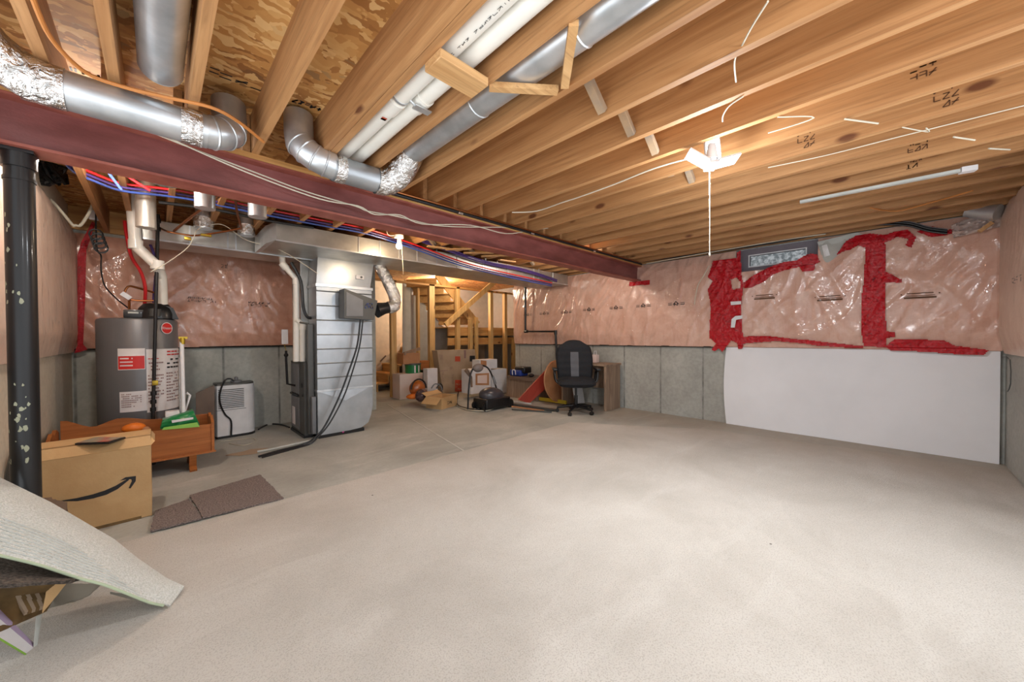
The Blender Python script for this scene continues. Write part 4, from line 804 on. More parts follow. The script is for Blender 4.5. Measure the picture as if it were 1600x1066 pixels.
# ================================================================== CARDBOARD BOX (arrow)
bx = thing('cardboard_box', 'big brown cardboard box with a black curved arrow printed on it', 'box', (-.29, 3.7, 0))
bx0, bx1, by0, by1, bh = -.585, -.035, 3.46, 3.75, .527
build(MB().box(bx0, bx1, by0, by1, .004, bh-.05), 'box_body', 'card', bx)
build(MB().hull8([(bx0, by0, bh-.05), (bx1, by0, bh-.05), (bx1, by0-.003, bh-.045), (bx0, by0-.003, bh-.045)], [(bx0, by0+.05, bh+.004), (bx1, by0+.05, bh+.004), (bx1, by0+.047, bh+.01), (bx0, by0+.047, bh+.01)]), 'front_flap', 'card', bx)
build(MB().box(bx0, bx1, by0+.085, by1, bh+.004, bh+.011), 'top_flap', 'card', bx)
build(MB().hull8([(bx1, by0, bh-.05), (bx1, by1, bh-.05), (bx1+.02, by1, bh-.03), (bx1+.02, by0+.03, bh-.03)], [(bx1-.004, by0, bh-.05), (bx1-.004, by1, bh-.05), (bx1+.002, by1, bh), (bx1+.002, by0+.05, bh)]), 'side_flap', 'card', bx)
build(MB().box(bx0, bx1-.05, by0-.002, by0+.001, .0, .018), 'torn_edge', 'cardd', bx)
ar = [(95, 783, 1), (120, 781, 4.0), (145, 776, 5.2), (165, 770, 5.8), (182, 762, 5), (195, 753, 3.2), (201, 749, 2)]
up_, dn = [], []
for i, (u, v, t) in enumerate(ar):
    a, b_ = ar[max(i-1, 0)], ar[min(i+1, len(ar)-1)]; d = Vector((b_[0]-a[0], b_[1]-a[1])).normalized(); n_ = Vector((-d.y, d.x))*t*.62
    up_.append((u+n_.x, v+n_.y)); dn.append((u-n_.x, v-n_.y))
mb = MB(); A, B = ats(up_, 1, by0-.0015), ats(dn, 1, by0-.0015)
for i in range(len(A)-1): mb.add([A[i], A[i+1], B[i+1], B[i]], [(0, 1, 2, 3)])
hd = ats([(187, 751.5), (196, 746), (212.5, 744), (212, 752), (204, 763.5), (201, 763), (206, 752), (205, 749), (197, 749.5)], 1, by0-.0018)
for q in ((0, 1, 8), (1, 2, 7), (1, 7, 8), (2, 3, 6), (2, 6, 7), (3, 4, 5), (3, 5, 6)): mb.add([hd[i] for i in q], [(0, 1, 2)])
build(mb, 'printed_arrow', 'ink', bx)
bk = thing('picture_book', 'thin dark book lying on the cardboard box', 'book', (-.3, 3.66, bh+.005))
P = ats([(117, 693), (170, 691), (196, 683), (150, 683)], 2, bh+.024); build(MB().prism(P, (0, 0, -.012)), 'cover', 'black', bk)
c = sum(P, Vector())/4; build(MB().prism([c+(p-c)*.9+Vector((0, 0, .001)) for p in P], (0, 0, .001)), 'cover_art', plain('cover_art', (150, 140, 120), .4, 0, (176, 100, 84), 14, lo=.5, hi=.6), bk)
# ================================================================== CARPETS
def wav(pts, amp, per):
    out = []
    for i in range(len(pts)-1):
        a, b_ = Vector(pts[i]), Vector(pts[i+1]); n_ = max(1, int((b_-a).length/per))
        for k in range(n_): p = a+(b_-a)*k/n_; out.append((p.x+random.uniform(-amp, amp), p.y+random.uniform(-amp, amp), 0))
    return out
edge = wav([(-.62, -.74, 0), (-.62, 3.12, 0), (4.1, 3.06, 0), (4.35, 2.6, 0), (5.0, 1.6, 0), (5.2, .2, 0), (5.3, -.74, 0), (-.62, -.74, 0)], .006, .08)
one(MB().prism([(x, y, .001) for x, y, _ in edge], (0, 0, .006)), 'area_carpet', 'carpet', 'beige low pile carpet covering most of the basement floor', 'carpet', loc=(2, 1.2, 0))
for pts, lb in (([(-.04, 3.15), (-.02, 3.50), (.16, 3.58), (.20, 3.14)], 'smaller ragged brown carpet remnant beside the cardboard box'), ([(.205, 3.14), (.165, 3.66), (.63, 3.78), (.66, 3.10)], 'larger brown carpet remnant on the floor, right of the ragged one')):
    one(MB().prism([(x, y, .008 if False else .0075) for x, y, _ in wav([Vector((a, b_, 0)) for a, b_ in pts+pts[:1]], .005, .03)], (0, 0, .010)), 'carpet_remnant', 'rug', lb, 'rug')
# foreground pile: folded carpet with pale backing over boxes
A0, A1, T1, T2 = at(-60, 700, 1, 3.0), at(-60, 845, 1, 2.3), at(284, 922, 2, .02), at(262, 944, 2, .02)
def flap(s, t):
    # s along from left to tip, t across from far edge to near edge
    far = [at(-60, 715, 1, 2.72), at(0, 746, 1, 2.72), at(80, 785, 1, 2.68), at(140, 820, 1, 2.6), at(178, 842, 1, 2.54), at(215, 872, 1, 2.45), at(260, 903, 1, 2.36), at(288, 916, 2, .03)]
    near = [at(-60, 850, 1, 2.30), at(0, 866, 1, 2.28), at(60, 880, 1, 2.25), at(125, 902, 1, 2.21), at(165, 912, 1, 2.2), at(205, 928, 1, 2.2), at(235, 940, 1, 2.21), at(266, 946, 2, .012)]
    x = s*7; i = min(int(x), 6); f = x-i; a = far[i]*(1-f)+far[i+1]*f; b_ = near[i]*(1-f)+near[i+1]*f
    p = a*(1-t)+b_*t; p.z += .05*math.sin(math.pi*t)*(1-s)**.5; p.z = max(p.z, .012); return p
cf = thing('folded_carpet', 'folded carpet showing its pale backing, draped over the junk pile at lower left', 'carpet', (-.3, 2.5, 0))
build(MB().grid(flap, 42, 14, (-.003, .003, -.011)), 'backing', 'back', cf)
build(MB().tube([flap(s/20, .995)+Vector((0, -.004, -.006)) for s in range(20)], .005, 8), 'trimmed_edge', 'backedge', cf)
rb = MB()
for k in range(9): rb.tube([flap(s/22, .96-.034*k)+Vector((0, 0, .0015)) for s in range(0, 18-k)], .0024, 5, cap=False)
build(rb, 'backing_ribs', 'backrib', cf)
def patch(px, vals, name, mat, label, cat, th=(0, 0, -.01), nu=12, nv=8, sag=0, jit=.004, grp=None):
    P = [at(u, v, *w_) for (u, v), w_ in zip(px, vals)]
    return one(MB().grid(lambda s, t: (P[0]*(1-s)*(1-t)+P[1]*s*(1-t)+P[2]*s*t+P[3]*(1-s)*t)+Vector((0, 0, -sag*math.sin(math.pi*s)+jit*noise.noise(Vector((s*6, t*6, 3))))), nu, nv, th), name, mat, label, cat, grp)
patch([(-60, 845), (150, 892), (112, 906), (-60, 918)], [(1, 2.62), (1, 2.45), (1, 2.18), (1, 2.16)], 'carpet_remnant', 'rugd', 'dark brown shaggy carpet edge sticking out under the pale backing', 'carpet', (0, .01, -.018))
patch([(-60, 905), (100, 905), (72, 955), (-30, 1000)], [(1, 2.5), (1, 2.3), (2, .06), (1, 2.12)], 'cardboard_sheet', 'cardd', 'dark corrugated cardboard sheet under the brown carpet pile', 'cardboard', (0, .012, -.008), jit=.001)
sl = thing('wooden_tray', 'brown slatted tray poking out under the dark carpet', 'tray', at(60, 940, 1, 2.32))
for k in range(6):
    a, b_ = at(18+k*8, 918, 1, 2.40), at(42+k*6, 958-k*2, 1, 2.30); build(MB().bar(a, b_, .012, .018), 'slat', 'cardd' if k % 2 else 'card2', sl)
patch([(95, 912), (60, 954), (112, 940), (158, 912)], [(1, 2.30), (2, .03), (2, .10), (1, 2.30)], 'felt_sheet', 'felt', 'grey felt underlay curling out of the junk pile', 'underlay', (0, .008, -.008), sag=.015)
patch([(66, 955), (72, 925), (88, 912), (104, 908)], [(1, 2.28), (1, 2.27), (1, 2.27), (1, 2.275)], 'torn_cardboard', 'card', 'torn piece of light cardboard inside the junk pile', 'cardboard')
bw_ = thing('printed_box_edge', 'white and purple printed box corner lying at the lower left', 'box', at(40, 1000, 2, .03))
a, b_ = at(-50, 925, 1, 2.20), at(52, 1012, 2, .012); c1 = at(-50, 968, 1, 2.15); c2 = at(40, 1022, 2, .01)
build(MB().hull8([c1, c2, b_, a], [c1+Vector((0, .004, -.004)), c2+Vector((0, .004, -.004)), b_+Vector((0, .004, -.004)), a+Vector((0, .004, -.004))]), 'face', 'label', bw_)
a2, b2 = at(-50, 905, 1, 2.22), at(52, 1006, 2, .02); build(MB().hull8([a, b_, b2, a2], [p+Vector((0, .005, 0)) for p in (a, b_, b2, a2)]), 'purple_edge', plain('lilac_card', (176, 156, 184), .6), bw_)
build(MB().hull8([b_, at(56, 1010, 2, .01), at(64, 962, 2, .12), at(56, 964, 2, .125)], [p+Vector((.003, .006, 0)) for p in (b_, at(56, 1010, 2, .01), at(64, 962, 2, .12), at(56, 964, 2, .125))]), 'side', 'greysheet', bw_)
ux = (b_-a).normalized(); uz = (a-c1).normalized(); build(scribble(MB(), c1+ux*.36+uz*.01-Vector((0, .003, 0)), ux, uz, .08, .03, 6, (0, -1, .2), 1, .18), 'box_print', 'ink', bw_)
build(MB().bar(c1+Vector((0, 0, -.002)), c2+Vector((0, 0, -.002)), .004, .004), 'green_edge', plain('green_edge', (132, 176, 66), .5), bw_)
patch([(196, 928), (230, 936), (262, 948), (172, 925)], [(2, .05), (2, .03), (2, .02), (2, .05)], 'torn_backing', 'felt', 'ragged strip of backing curling under the folded carpet tip', 'carpet')
# wedge of box behind post
one(MB().tube([(at(14, 800, 1, 3.2).x, 3.2, .0), at(16, 760, 1, 3.2), at(24, 715, 1, 3.2), at(28, 690, 1, 3.2)], .022, 8, smooth=4), 'curved_tool', 'greyd', 'dark grey curved handle behind the steel post', 'handle')
rg = MB(); rg.ball((at(66, 790, 1, 3.12).x, 3.14, .17), (.07, .09, .18), 26, 18)
for q in range(len(rg.v)):
    p = rg.v[q]; rg.v[q] = p+Vector((noise.noise(p*11), noise.noise(p*11+Vector((5, 0, 0))), noise.noise(p*9+Vector((0, 5, 0)))))*.07; rg.v[q].z = max(rg.v[q].z, .01)
one(rg, 'brown_rags', 'leather', 'crumpled brown rags between the post and the cardboard box', 'rag')
# ================================================================== WINDOW
def yz(u, v, X=5.63): p = at(u, v, 0, X); return p.y, p.z
wn = thing('window_1', 'small basement window high on the wall', 'window', (5.63, 1.0, 2.1)); del wn['category']; wn['kind'] = 'structure'
wy0, wy1, wz0, wz1 = .575, 1.395, 2.035, 2.325
gy0, gy1, gz0, gz1 = .69, 1.27, 2.10, 2.235
build(MB().box(5.60, 5.66, wy0, wy1, wz0, gz0).box(5.60, 5.66, wy0, wy1, gz1, wz1).box(5.60, 5.66, wy0, gy0, gz0, gz1).box(5.60, 5.66, gy1, wy1, gz0, gz1), 'window_frame', plain('grey_frame', (112, 104, 112), .5), wn)
build(MB().box(5.592, 5.602, gy0-.012, gy1+.012, gz0-.014, gz0).box(5.592, 5.602, gy0-.012, gy1+.012, gz1, gz1+.012).box(5.592, 5.602, gy0-.012, gy0, gz0, gz1).box(5.592, 5.602, gy1, gy1+.012, gz0, gz1), 'glazing_bead', 'white', wn)
gm, nt, b = nodes('pane_glass'); b.inputs['Transmission Weight'].default_value = 1; b.inputs['Roughness'].default_value = .02; b.inputs['IOR'].default_value = 1.05
build(MB().box(5.628, 5.634, gy0, gy1, gz0, gz1), 'pane', gm, wn)
one(MB().box(6.3, 6.33, .0, 2.2, 0, 2.75), 'window_well', plain('snowy_well', (250, 252, 255), .8, 0, (150, 156, 160), 22, lo=.4, hi=.6), 'pale stony window well seen through the glass', 'window well')
one(MB().prism([Vector((XW-.075, y, z)) for y, z in (yz(u, v, XW-.075) for u, v in ((1277, 378), (1340, 363), (1358, 372), (1354, 409), (1288, 414)))], (.02, 0, 0)), 'grey_board', 'greysheet', 'grey board behind clear plastic right of the small window', 'board')
one(MB().prism([Vector((XW-.085, y, z)) for y, z in (yz(u, v, XW-.085) for u, v in ((1284, 384), (1292, 382), (1297, 399), (1288, 402)))], (.006, 0, 0)), 'tape_scrap', 'tealtape', 'scrap of white tape right of the small window', 'tape')
# ================================================================== RED TAPE
def tape(poly, label, holes=(), X=XW-.06, cell=.009, lift=.006, group='red tape on the window wall'):
    P = [yz(u, v, X) for u, v in poly]; H = [[yz(u, v, X) for u, v in h] for h in holes]
    y0, y1 = min(p[0] for p in P), max(p[0] for p in P); z0, z1 = min(p[1] for p in P), max(p[1] for p in P)
    ny, nz = int((y1-y0)/cell)+1, int((z1-z0)/cell)+1; vs = {}; mb = MB(); fs = []; lst = []
    def vid(i, j):
        if (i, j) not in vs:
            y, z = y0+i*cell, z0+j*cell
            d = max(dW(y, z) if ZC < z < 2.315 else 0, .0); hole_ = .55 < y < 1.42 and z > 2.02
            crk = .011*abs(noise.noise(Vector((y*22, z*22, 1))))+.004*noise.noise(Vector((y*55, z*55, 2)))
            vs[(i, j)] = len(lst); lst.append(posW(y, z, (.055 if hole_ or z < ZC+.02 else max(d, .038 if z < ZC+.12 else 0))+lift+crk))
        return vs[(i, j)]
    for i in range(ny):
        for j in range(nz):
            c = (y0+(i+.5)*cell, z0+(j+.5)*cell)
            if inside(c, P) and not any(inside(c, h) for h in H): fs.append((vid(i, j), vid(i+1, j), vid(i+1, j+1), vid(i, j+1)))
    mb.add(lst, fs, True); return one(mb, 'red_tape', 'tape', label, 'tape', group)
t1 = tape([(1115.7, 408), (1152, 404), (1152, 396), (1158, 392), (1160, 430), (1163, 446), (1160, 476), (1160, 500), (1161, 519), (1163, 530), (1161, 545), (1155, 545), (1152, 536), (1143, 532), (1137, 540), (1130, 550), (1124, 544), (1118, 549), (1113, 547), (1119, 537), (1109, 528), (1112, 486), (1111, 473), (1107, 453), (1115, 440), (1108, 434)],
     'widest red tape column, ragged and shiny, left of the small window', [[(1143, 438), (1152, 434), (1159, 442), (1158, 451), (1146, 453)]])
for q in ([(1141.5, 471.5), (1158, 470.5), (1158, 475.5), (1142, 477)], [(1143, 499), (1149, 494), (1160, 493), (1160, 498), (1150, 500), (1148, 512), (1142, 512)]):
    build(MB().prism([Vector((XW-.135, *yz(u, v, XW-.135))) for u, v in q], (.003, 0, 0)), 'white_tape_strip', 'tealtape', t1)
tape([(1163, 442), (1180, 430), (1203, 418), (1226, 410), (1245, 408), (1256, 401), (1267, 397), (1277, 398), (1282, 410), (1275, 413), (1273, 423), (1255, 426), (1250, 418), (1226, 423), (1208, 430), (1194, 441), (1175, 450), (1164, 451)], 'slanting red tape strip just under the small window')
tape([(1352, 372), (1383, 370), (1383.5, 424), (1390, 428), (1409, 438), (1408, 442), (1383, 443), (1384, 499), (1385, 518), (1399, 519), (1399, 527), (1385, 528), (1384, 543), (1350, 541), (1347, 530), (1347, 461), (1350, 442), (1352, 400)], 'straight vertical red tape column right of the small window')
tape([(1307, 400), (1322, 378), (1337, 369), (1360, 366), (1383, 368), (1400, 362), (1418, 360), (1431, 372), (1424, 388), (1414, 385), (1419, 375), (1402, 371), (1392, 377), (1352, 388), (1340, 385), (1330, 391), (1318, 394)], 'forked red tape strip at the top of the vertical tape column', lift=.010)
tape([(1431, 363), (1456, 355), (1480, 362), (1489, 357), (1486, 366), (1478, 369), (1454, 372)], 'short red tape piece at the end of the black cable bundle', lift=.010)
tape([(1161, 526), (1200, 525), (1242, 530), (1262, 531), (1283, 534), (1340, 540), (1349, 540), (1349, 544), (1320, 543), (1275, 540), (1257, 537), (1213, 533), (1160, 537)], 'long thin red tape strip along the top of the white foam sheet, left half', lift=.010)
tape([(1384, 541), (1397, 530), (1420, 530), (1475, 532), (1491, 540), (1544, 547), (1537, 554), (1503, 554), (1450, 550), (1390, 547)], 'thicker red tape strip along the top of the white foam sheet, right half', lift=.010)
tape([(984, 441), (1000, 440), (1016, 437.5), (1016, 445), (1000, 446), (984, 448)], 'short red tape piece just under the end of the red beam')
P = ats([(144, 346), (149, 349), (135, 392), (133, 470), (130, 538), (137, 546), (126, 550), (116, 552), (121, 540), (121, 400), (127, 378)], 1, YB-.115)
one(MB().prism(P, (0, .004, 0)), 'red_tape', 'tape', 'long narrow red tape strip in the corner left of the water heater', 'tape')
P = ats([(-2, 205), (10, 212), (11, 226), (2, 232), (-2, 228)], 0, XL+.07); one(MB().prism(P, (-.004, 0, 0)), 'red_tape', 'tape', 'small red patch at the left end of the red beam', 'tape')  # flat red piece set against the left wall
# curly plastic tube on window wall
cable(ats([(1108, 415), (1100, 430), (1091, 445), (1087, 462), (1085, 476)], 0, XW-.12), .006, 'cord', 'plastic_strip', 'curled clear strip hanging left of the red tape column', 'strip')
# torn plastic and pieces near right corner
one(MB().tube([at(1560, 332, 0, 5.35), at(1530, 332, 0, 5.40), at(1510, 330, 0, 5.42)], [.07, .06, .05], 16), 'round_duct', 'galv', 'short round metal duct tucked in the upper right corner', 'duct')
one(MB().bar(at(1530, 362, 0, 5.4), at(1550, 348, 0, 5.4), .05, .03), 'wood_offcut', 'block', 'pale wood offcut poking out in the upper right corner', 'board')
def rag(px, X, name, mat, label, cat):
    P = ats(px, 0, X); mb = MB()
    mb.grid(lambda s, t: (P[0]*(1-s)*(1-t)+P[1]*s*(1-t)+P[2]*s*t+P[3]*(1-s)*t)+Vector((.05*noise.noise(Vector((s*5, t*5, 2)))+.03*noise.noise(Vector((s*11, t*9, 5))), 0, 0)), 24, 16, (.004, 0, 0)); one(mb, name, mat, label, cat)
rag([(1486, 352), (1575, 318), (1570, 352), (1490, 372)], 5.44, 'loose_plastic', 'poly', 'crumpled loose plastic at the top of the upper right corner', 'plastic sheet')
cable(ats([(1568, 558), (1578, 562), (1579, 600), (1574, 612)], 1, YF+.02), .004, 'greyd', 'wall_crack', 'thin dark drip line on the concrete at the right edge', 'crack', sm=2)
# wall pipe
pipev('water_pipe', 'black insulated pipe stepping down the window wall behind the office chair', ats([(821, 446), (821, 518), (868, 518), (871, 575), (871, 640)], 0, 5.39), .024, 'black', (0, 1, 2))
# ================================================================== STAIRS AND STUD WALL
YS = 6.85
def stud(x, z0, z1, lb, y=YS, w_=.04): return one(MB().box(x-w_/2, x+w_/2, y, y+.089, z0, z1), 'wall_stud', 'stud', lb, 'stud', 'studs of the open stair wall')
sx = lambda u: at(u, 560, 1, YS).x
for u, z1, lb, w_ in ((616, 2.33, 'leftmost thick stud of the stair wall beside the doorway', .11), (676, 2.33, 'stud with knots in the open stair wall, second thick one from the left', .13), (717, 2.33, 'stair wall stud rising behind the moving box', .09), (737, 1.60, 'short doubled stud in the stair wall below the diagonal brace, left piece', .08), (746, 1.66, 'short doubled stud in the stair wall, right piece', .06), (769, 2.33, 'stair wall stud above the white boxes', .09), (791, 2.33, 'second last stair wall stud before the plastic', .09), (804, 1.12, 'low stud where the stair wall meets the window wall', .08)):
    stud(sx(u), 0, z1, lb, w_=w_*1.0)
for u, lb, w_, y in ((655, 'thin stud behind the paint bucket', .05, 7.5), (584, 'stud edge beside the shiny return duct', .05, 6.6)): x = at(u, 560, 1, y).x; one(MB().box(x-w_/2, x+w_/2, y, y+.09, 0, 2.33), 'wall_stud', 'stud', lb, 'stud', 'studs of the open stair wall')
one(MB().box(3.0, 7.1, YS, YS+.09, 2.295, 2.333), 'top_plate', 'plank', 'top plate over the stair wall studs', 'board')
one(MB().bar(at(696, 508, 1, YS-.03), at(772, 441, 1, YS-.03), .09, .04, (0, 1, 0)).v and MB().bar(at(696, 508, 1, YS-.03), at(772, 441, 1, YS-.03), .04, .12, (0, 0, 1)), 'diagonal_brace', 'stud', 'diagonal pine brace across the stair wall studs', 'board')
one(MB().bar(at(722, 486, 1, YS+.12), at(742, 509, 1, YS+.12), .04, .09, (0, 0, 1)), 'diagonal_brace', 'stud', 'shorter diagonal board behind the main brace', 'board')
st = thing('upper_stairs', 'upper flight of wooden stairs seen from below through the studs', 'stairs', (4.8, 7.4, 1.3))
Ya, Yb = 7.02, 7.72
s0, s1 = at(680, 432, 1, Ya), at(742, 510, 1, Ya)
f0, f1 = at(632, 437, 1, Yb), at(692, 508, 1, Yb)
dirn = (s1-s0)
def stringer(p, q, y, nm, th=.04): return build(MB().prism([p, q, q+Vector((.16, 0, .10)), p+Vector((.16, 0, .10))], (0, th, 0)), nm, 'stud', st)
stringer(s0, s1, Ya, 'stringer'); stringer(f0, f1, Yb, 'stringer')
n_ = 6
for i in range(n_):
    a = f0+(f1-f0)*((i+.15)/n_); b_ = s0+(s1-s0)*((i+.15)/n_); a2 = f0+(f1-f0)*((i+1)/n_); b2 = s0+(s1-s0)*((i+1)/n_)
    xm = a.x; zt = a.z; zb = a2.z
    build(MB().hull8([(a.x+.02, Yb, zb+.03), (b_.x+.02, Ya+.04, zb+.03), (b_.x+.04, Ya+.04, zb+.03), (a.x+.04, Yb, zb+.03)], [(a.x+.02, Yb, zt+.03), (b_.x+.02, Ya+.04, zt+.03), (b_.x+.04, Ya+.04, zt+.03), (a.x+.04, Yb, zt+.03)]), 'riser', 'tread', st)
    build(MB().hull8([(a.x+.02, Yb, zb+.0), (b_.x+.02, Ya+.04, zb), (b2.x+.06, Ya+.04, zb), (a2.x+.06, Yb, zb)], [(a.x+.02, Yb, zb+.03), (b_.x+.02, Ya+.04, zb+.03), (b2.x+.06, Ya+.04, zb+.03), (a2.x+.06, Yb, zb+.03)]), 'tread', 'tread', st)
ld = thing('stair_landing', 'pine framed stair landing behind the studs', 'landing', (6, 7.4, 1.2))
lx0 = at(699, 520, 1, 7.0).x
build(MB().box(lx0, 7.1, 6.96, 7.0, 1.22, 1.40), 'rim_board', 'plank', ld); build(MB().box(lx0, 7.1, 6.97, 7.01, 1.0, 1.17), 'rim_board', 'plank', ld); build(MB().box(lx0, 7.1, 6.98, 8.55, 1.40, 1.42), 'deck', 'plank', ld)
ls = thing('lower_stairs', 'lower wooden steps seen through the doorway beside the shiny duct', 'stairs', (3.9, 8, 0))
for i in range(7):
    x = 3.42+i*.25
    build(MB().box(x, x+.27, 7.75, 8.58, .19*i+.155, .19*i+.19), 'tread', 'tread', ls); build(MB().box(x+.02, x+.04, 7.75, 8.58, .19*i, .19*i+.155), 'riser', 'tread', ls)
build(MB().prism([(3.55, 8.57, .35), (3.55, 8.57, .25), (5.2, 8.57, 1.45), (5.2, 8.57, 1.6)], (0, .02, 0)), 'skirt_board', 'cream', ls)
one(MB().tube([at(594, 565, 1, 8.5), at(603, 556, 1, 8.5)], .018, 8), 'handrail_end', 'leather', 'short dark handrail piece on the cream stair wall', 'handrail')
P = ats([(629, 440), (634, 440), (692, 510), (699, 514), (699, 616), (629, 622)], 1, 7.73)
for p in P: p.z = max(p.z, 0)
one(MB().prism(P, (0, .012, 0)), 'drywall_panel', 'greyw', 'grey drywall panel cut on a slant under the upper stairs', 'drywall')
one(MB().box(lx0+.1, 7.15, 8.3, 8.32, 1.42, 2.55), 'drywall_panel', 'greyw', 'grey drywall behind the right studs above the landing', 'drywall')
one(MB().box(5.78, 7.15, 5.61, 5.63, .0, 1.0), 'dark_board', 'leather', 'dark board under the stair landing', 'board')
# ================================================================== JUNK BY THE STAIRS
def boxpx(u0, v0, u1, v1, y, dep, name, mat, label, cat, bev=.004, parent=None, z0=None, grp=None):
    a, b_ = at(u0, v1, 1, y), at(u1, v1, 1, y); tz = at((u0+u1)/2, v0, 1, y).z; bz = max(min(a.z, b_.z), .004) if z0 is None else z0
    mb = MB().bbox(a.x, b_.x, y, y+dep, bz, tz, bev, 1); o = build(mb, name, mat, parent) if parent else one(mb, name, mat, label, cat, grp)
    return o, (a.x, b_.x, bz, tz)
mvx = thing('moving_box', 'large greyish cardboard moving box with orange and black prints leaning on the studs', 'box', (4.6, 6.5, 0))
P = ats([(683, 548), (742, 546), (748, 604), (692, 616)], 1, 6.45); P[2] = Vector((P[2].x, P[2].y, .01)); P[3] = Vector((P[3].x, P[3].y, .01))
build(MB().hull8([P[3], P[2], P[1], P[0]], [p+Vector((0, .2, 0)) for p in (P[3], P[2], P[1], P[0])]), 'box_body', 'card2', mvx)
for (u0, v0, u1, v1), m_ in (((711, 557, 719, 565), 'inkr'), ((711, 594, 728, 612), 'inkr'), ((734, 556, 742, 565), 'ink'), ((725, 547, 728, 560), 'labprint')):
    q = ats([(u0, v0), (u1, v0), (u1, v1), (u0, v1)], 1, 6.448); build(MB().prism(q, (0, -.002, 0)), 'printed_square', m_, mvx)
for u, v, w_, h, n, l in ((686, 562, .09, .1, 4, 4), (690, 596, .05, .2, 2, 6), (706, 600, .05, .2, 2, 6), (703, 577, .07, .06, 3, 2), (712, 610, .16, .16, 4, 3)):
    build(scribble(MB(), at(u, v, 1, 6.445), (1, 0, 0), (0, 0, 1), w_, h, n, (0, -1, 0), l, .2), 'box_print', 'labprint' if h != .16 else 'card2', mvx)
q0, q1 = at(684, 580, 1, 6.447), at(700, 579, 1, 6.447); build(MB().bar(q0, q1, .003, .008), 'tape_seam', 'labprint', mvx)
boxpx(625, 584, 661, 622, 6.45, .3, 'printed_box', 'pinkb', 'pale pink printed box on the floor beside the leftmost stud', 'box')
pcn = thing('paint_bucket', 'green and white paint bucket on the pale pink box', 'bucket', at(645, 584, 1, 6.55))
c = at(645, 584, 1, 6.6); ctop = at(645, 569, 1, 6.6); rr = (at(656, 580, 1, 6.6).x-at(634, 580, 1, 6.6).x)/2
build(MB().lathe([(0, c.z), (rr*.93, c.z), (rr, ctop.z), (rr*.9, ctop.z), (0, ctop.z-.01)], (c.x, c.y, 0), 24), 'bucket', 'green', pcn); build(MB().tube([(c.x, c.y, ctop.z-.01), (c.x, c.y, ctop.z+.02)], rr*1.05, 24), 'lid', 'greyd', pcn)
for k, a in enumerate((-1.9, -1.35)): build(MB().grid(lambda s, t: (c.x+rr*1.01*math.cos(a+s*.2), c.y+rr*1.01*math.sin(a+s*.2), c.z+.03+(ctop.z-c.z-.05)*t), 3, 1), 'white_stripe', 'label', pcn)
ck, ckd = boxpx(630, 552, 656, 568, 6.5, .25, 'carton', 'tan', 'open brown carton stacked on top of the paint bucket', 'box')
one(MB().bar(at(631, 553, 1, 6.5), at(656, 545, 1, 6.62), .03, .06), 'wood_offcut', 'greywood', 'grey wooden offcut on the open brown carton', 'board')
boxpx(657, 564, 671, 585, 6.75, .2, 'wooden_box', 'cradle', 'orange-brown wooden box between the first two thick studs', 'box')
boxpx(661, 578, 668, 600, 6.5, .1, 'dark_bag', 'black', 'narrow black bag leaning behind the amber vinyl bag', 'bag')
ab = thing('vinyl_bag', 'shiny amber vinyl bag with a black strap on the floor', 'bag', at(652, 620, 1, 5.9))
ap = at(652, 607, 1, 5.9); build(MB().ball(ap, (.15, .12, .15)), 'bag_body', 'orangem', ab); build(MB().tube([ap+Vector((.15*math.cos(t), -.05, .17*math.sin(t))) for t in [k*math.pi/9 for k in range(10)]], .014, 8), 'strap', 'black', ab)
one(MB().ball(at(648, 621, 1, 5.8)+Vector((0, 0, .02)), (.16, .1, .05)), 'orange_pouch', 'orangep', 'flat orange and black pouch in front of the amber vinyl bag', 'bag')
pf_ = MB(); pp = at(659, 618, 1, 5.65); pf_.ball(pp, (.11, .1, .11), 18, 12)
for q in range(len(pf_.v)): pf_.v[q] += Vector((noise.noise(pf_.v[q]*14), noise.noise(pf_.v[q]*14+Vector((5, 0, 0))), noise.noise(pf_.v[q]*14+Vector((0, 5, 0)))))*.03
one(pf_, 'foil_bag', 'silver', 'crumpled purple and silver foil bag beside the open cardboard box', 'bag')
for k in range(2): one(MB().tube([at(674+8*k, 607, 1, 5.8), at(680+7*k, 600, 1, 5.8), at(688+3*k, 603, 1, 5.8), at(690, 611, 1, 5.8), at(680, 612, 1, 5.8)], .012, 8, smooth=4), 'strap_loop', 'black' if k else 'greyp', ('grey' if not k else 'black')+' strap loop lying on the junk behind the foil bag', 'strap')
boxpx(668, 576, 684, 610, 6.0, .15, 'white_carton', 'label', 'narrow white carton behind the strap loops', 'box')
ob = thing('open_box', 'small open cardboard box with a torn flap in front of the moving box', 'box', (3.6, 5.3, 0))
a, b_ = at(690, 640, 2, .004), at(714, 633, 2, .004); hh = .19
dx = (b_-a).normalized(); dy_ = Vector((-dx.y, dx.x, 0)); ln = (b_-a).length
def wall(p, q, nm, th=.006): build(MB().bar((p.x, p.y, hh/2), (q.x, q.y, hh/2), th, hh), nm, 'card', ob)
c_, d_ = a+dy_*.32, b_+dy_*.32
wall(a, b_, 'side_panel'); wall(b_, d_, 'side_panel'); wall(c_, d_, 'side_panel'); wall(a, c_, 'side_panel'); build(MB().hull8([a, b_, d_, c_], [p+Vector((0, 0, .006)) for p in (a, b_, d_, c_)]), 'bottom_panel', 'card', ob)
la, lc = a+Vector((0, 0, hh)), c_+Vector((0, 0, hh)); out = -dx*.13+Vector((0, 0, -.10)); build(MB().hull8([la, lc, lc+out, la+out], [p+Vector((0, 0, .005)) for p in (la, lc, lc+out, la+out)]), 'flap', 'card', ob)
lb_, ld_ = c_+Vector((0, 0, hh)), d_+Vector((0, 0, hh)); out = dy_*.1+Vector((0, 0, .05)); build(MB().hull8([lb_, ld_, ld_+out, lb_+out], [p+Vector((0, 0, .005)) for p in (lb_, ld_, ld_+out, lb_+out)]), 'flap', 'card', ob)
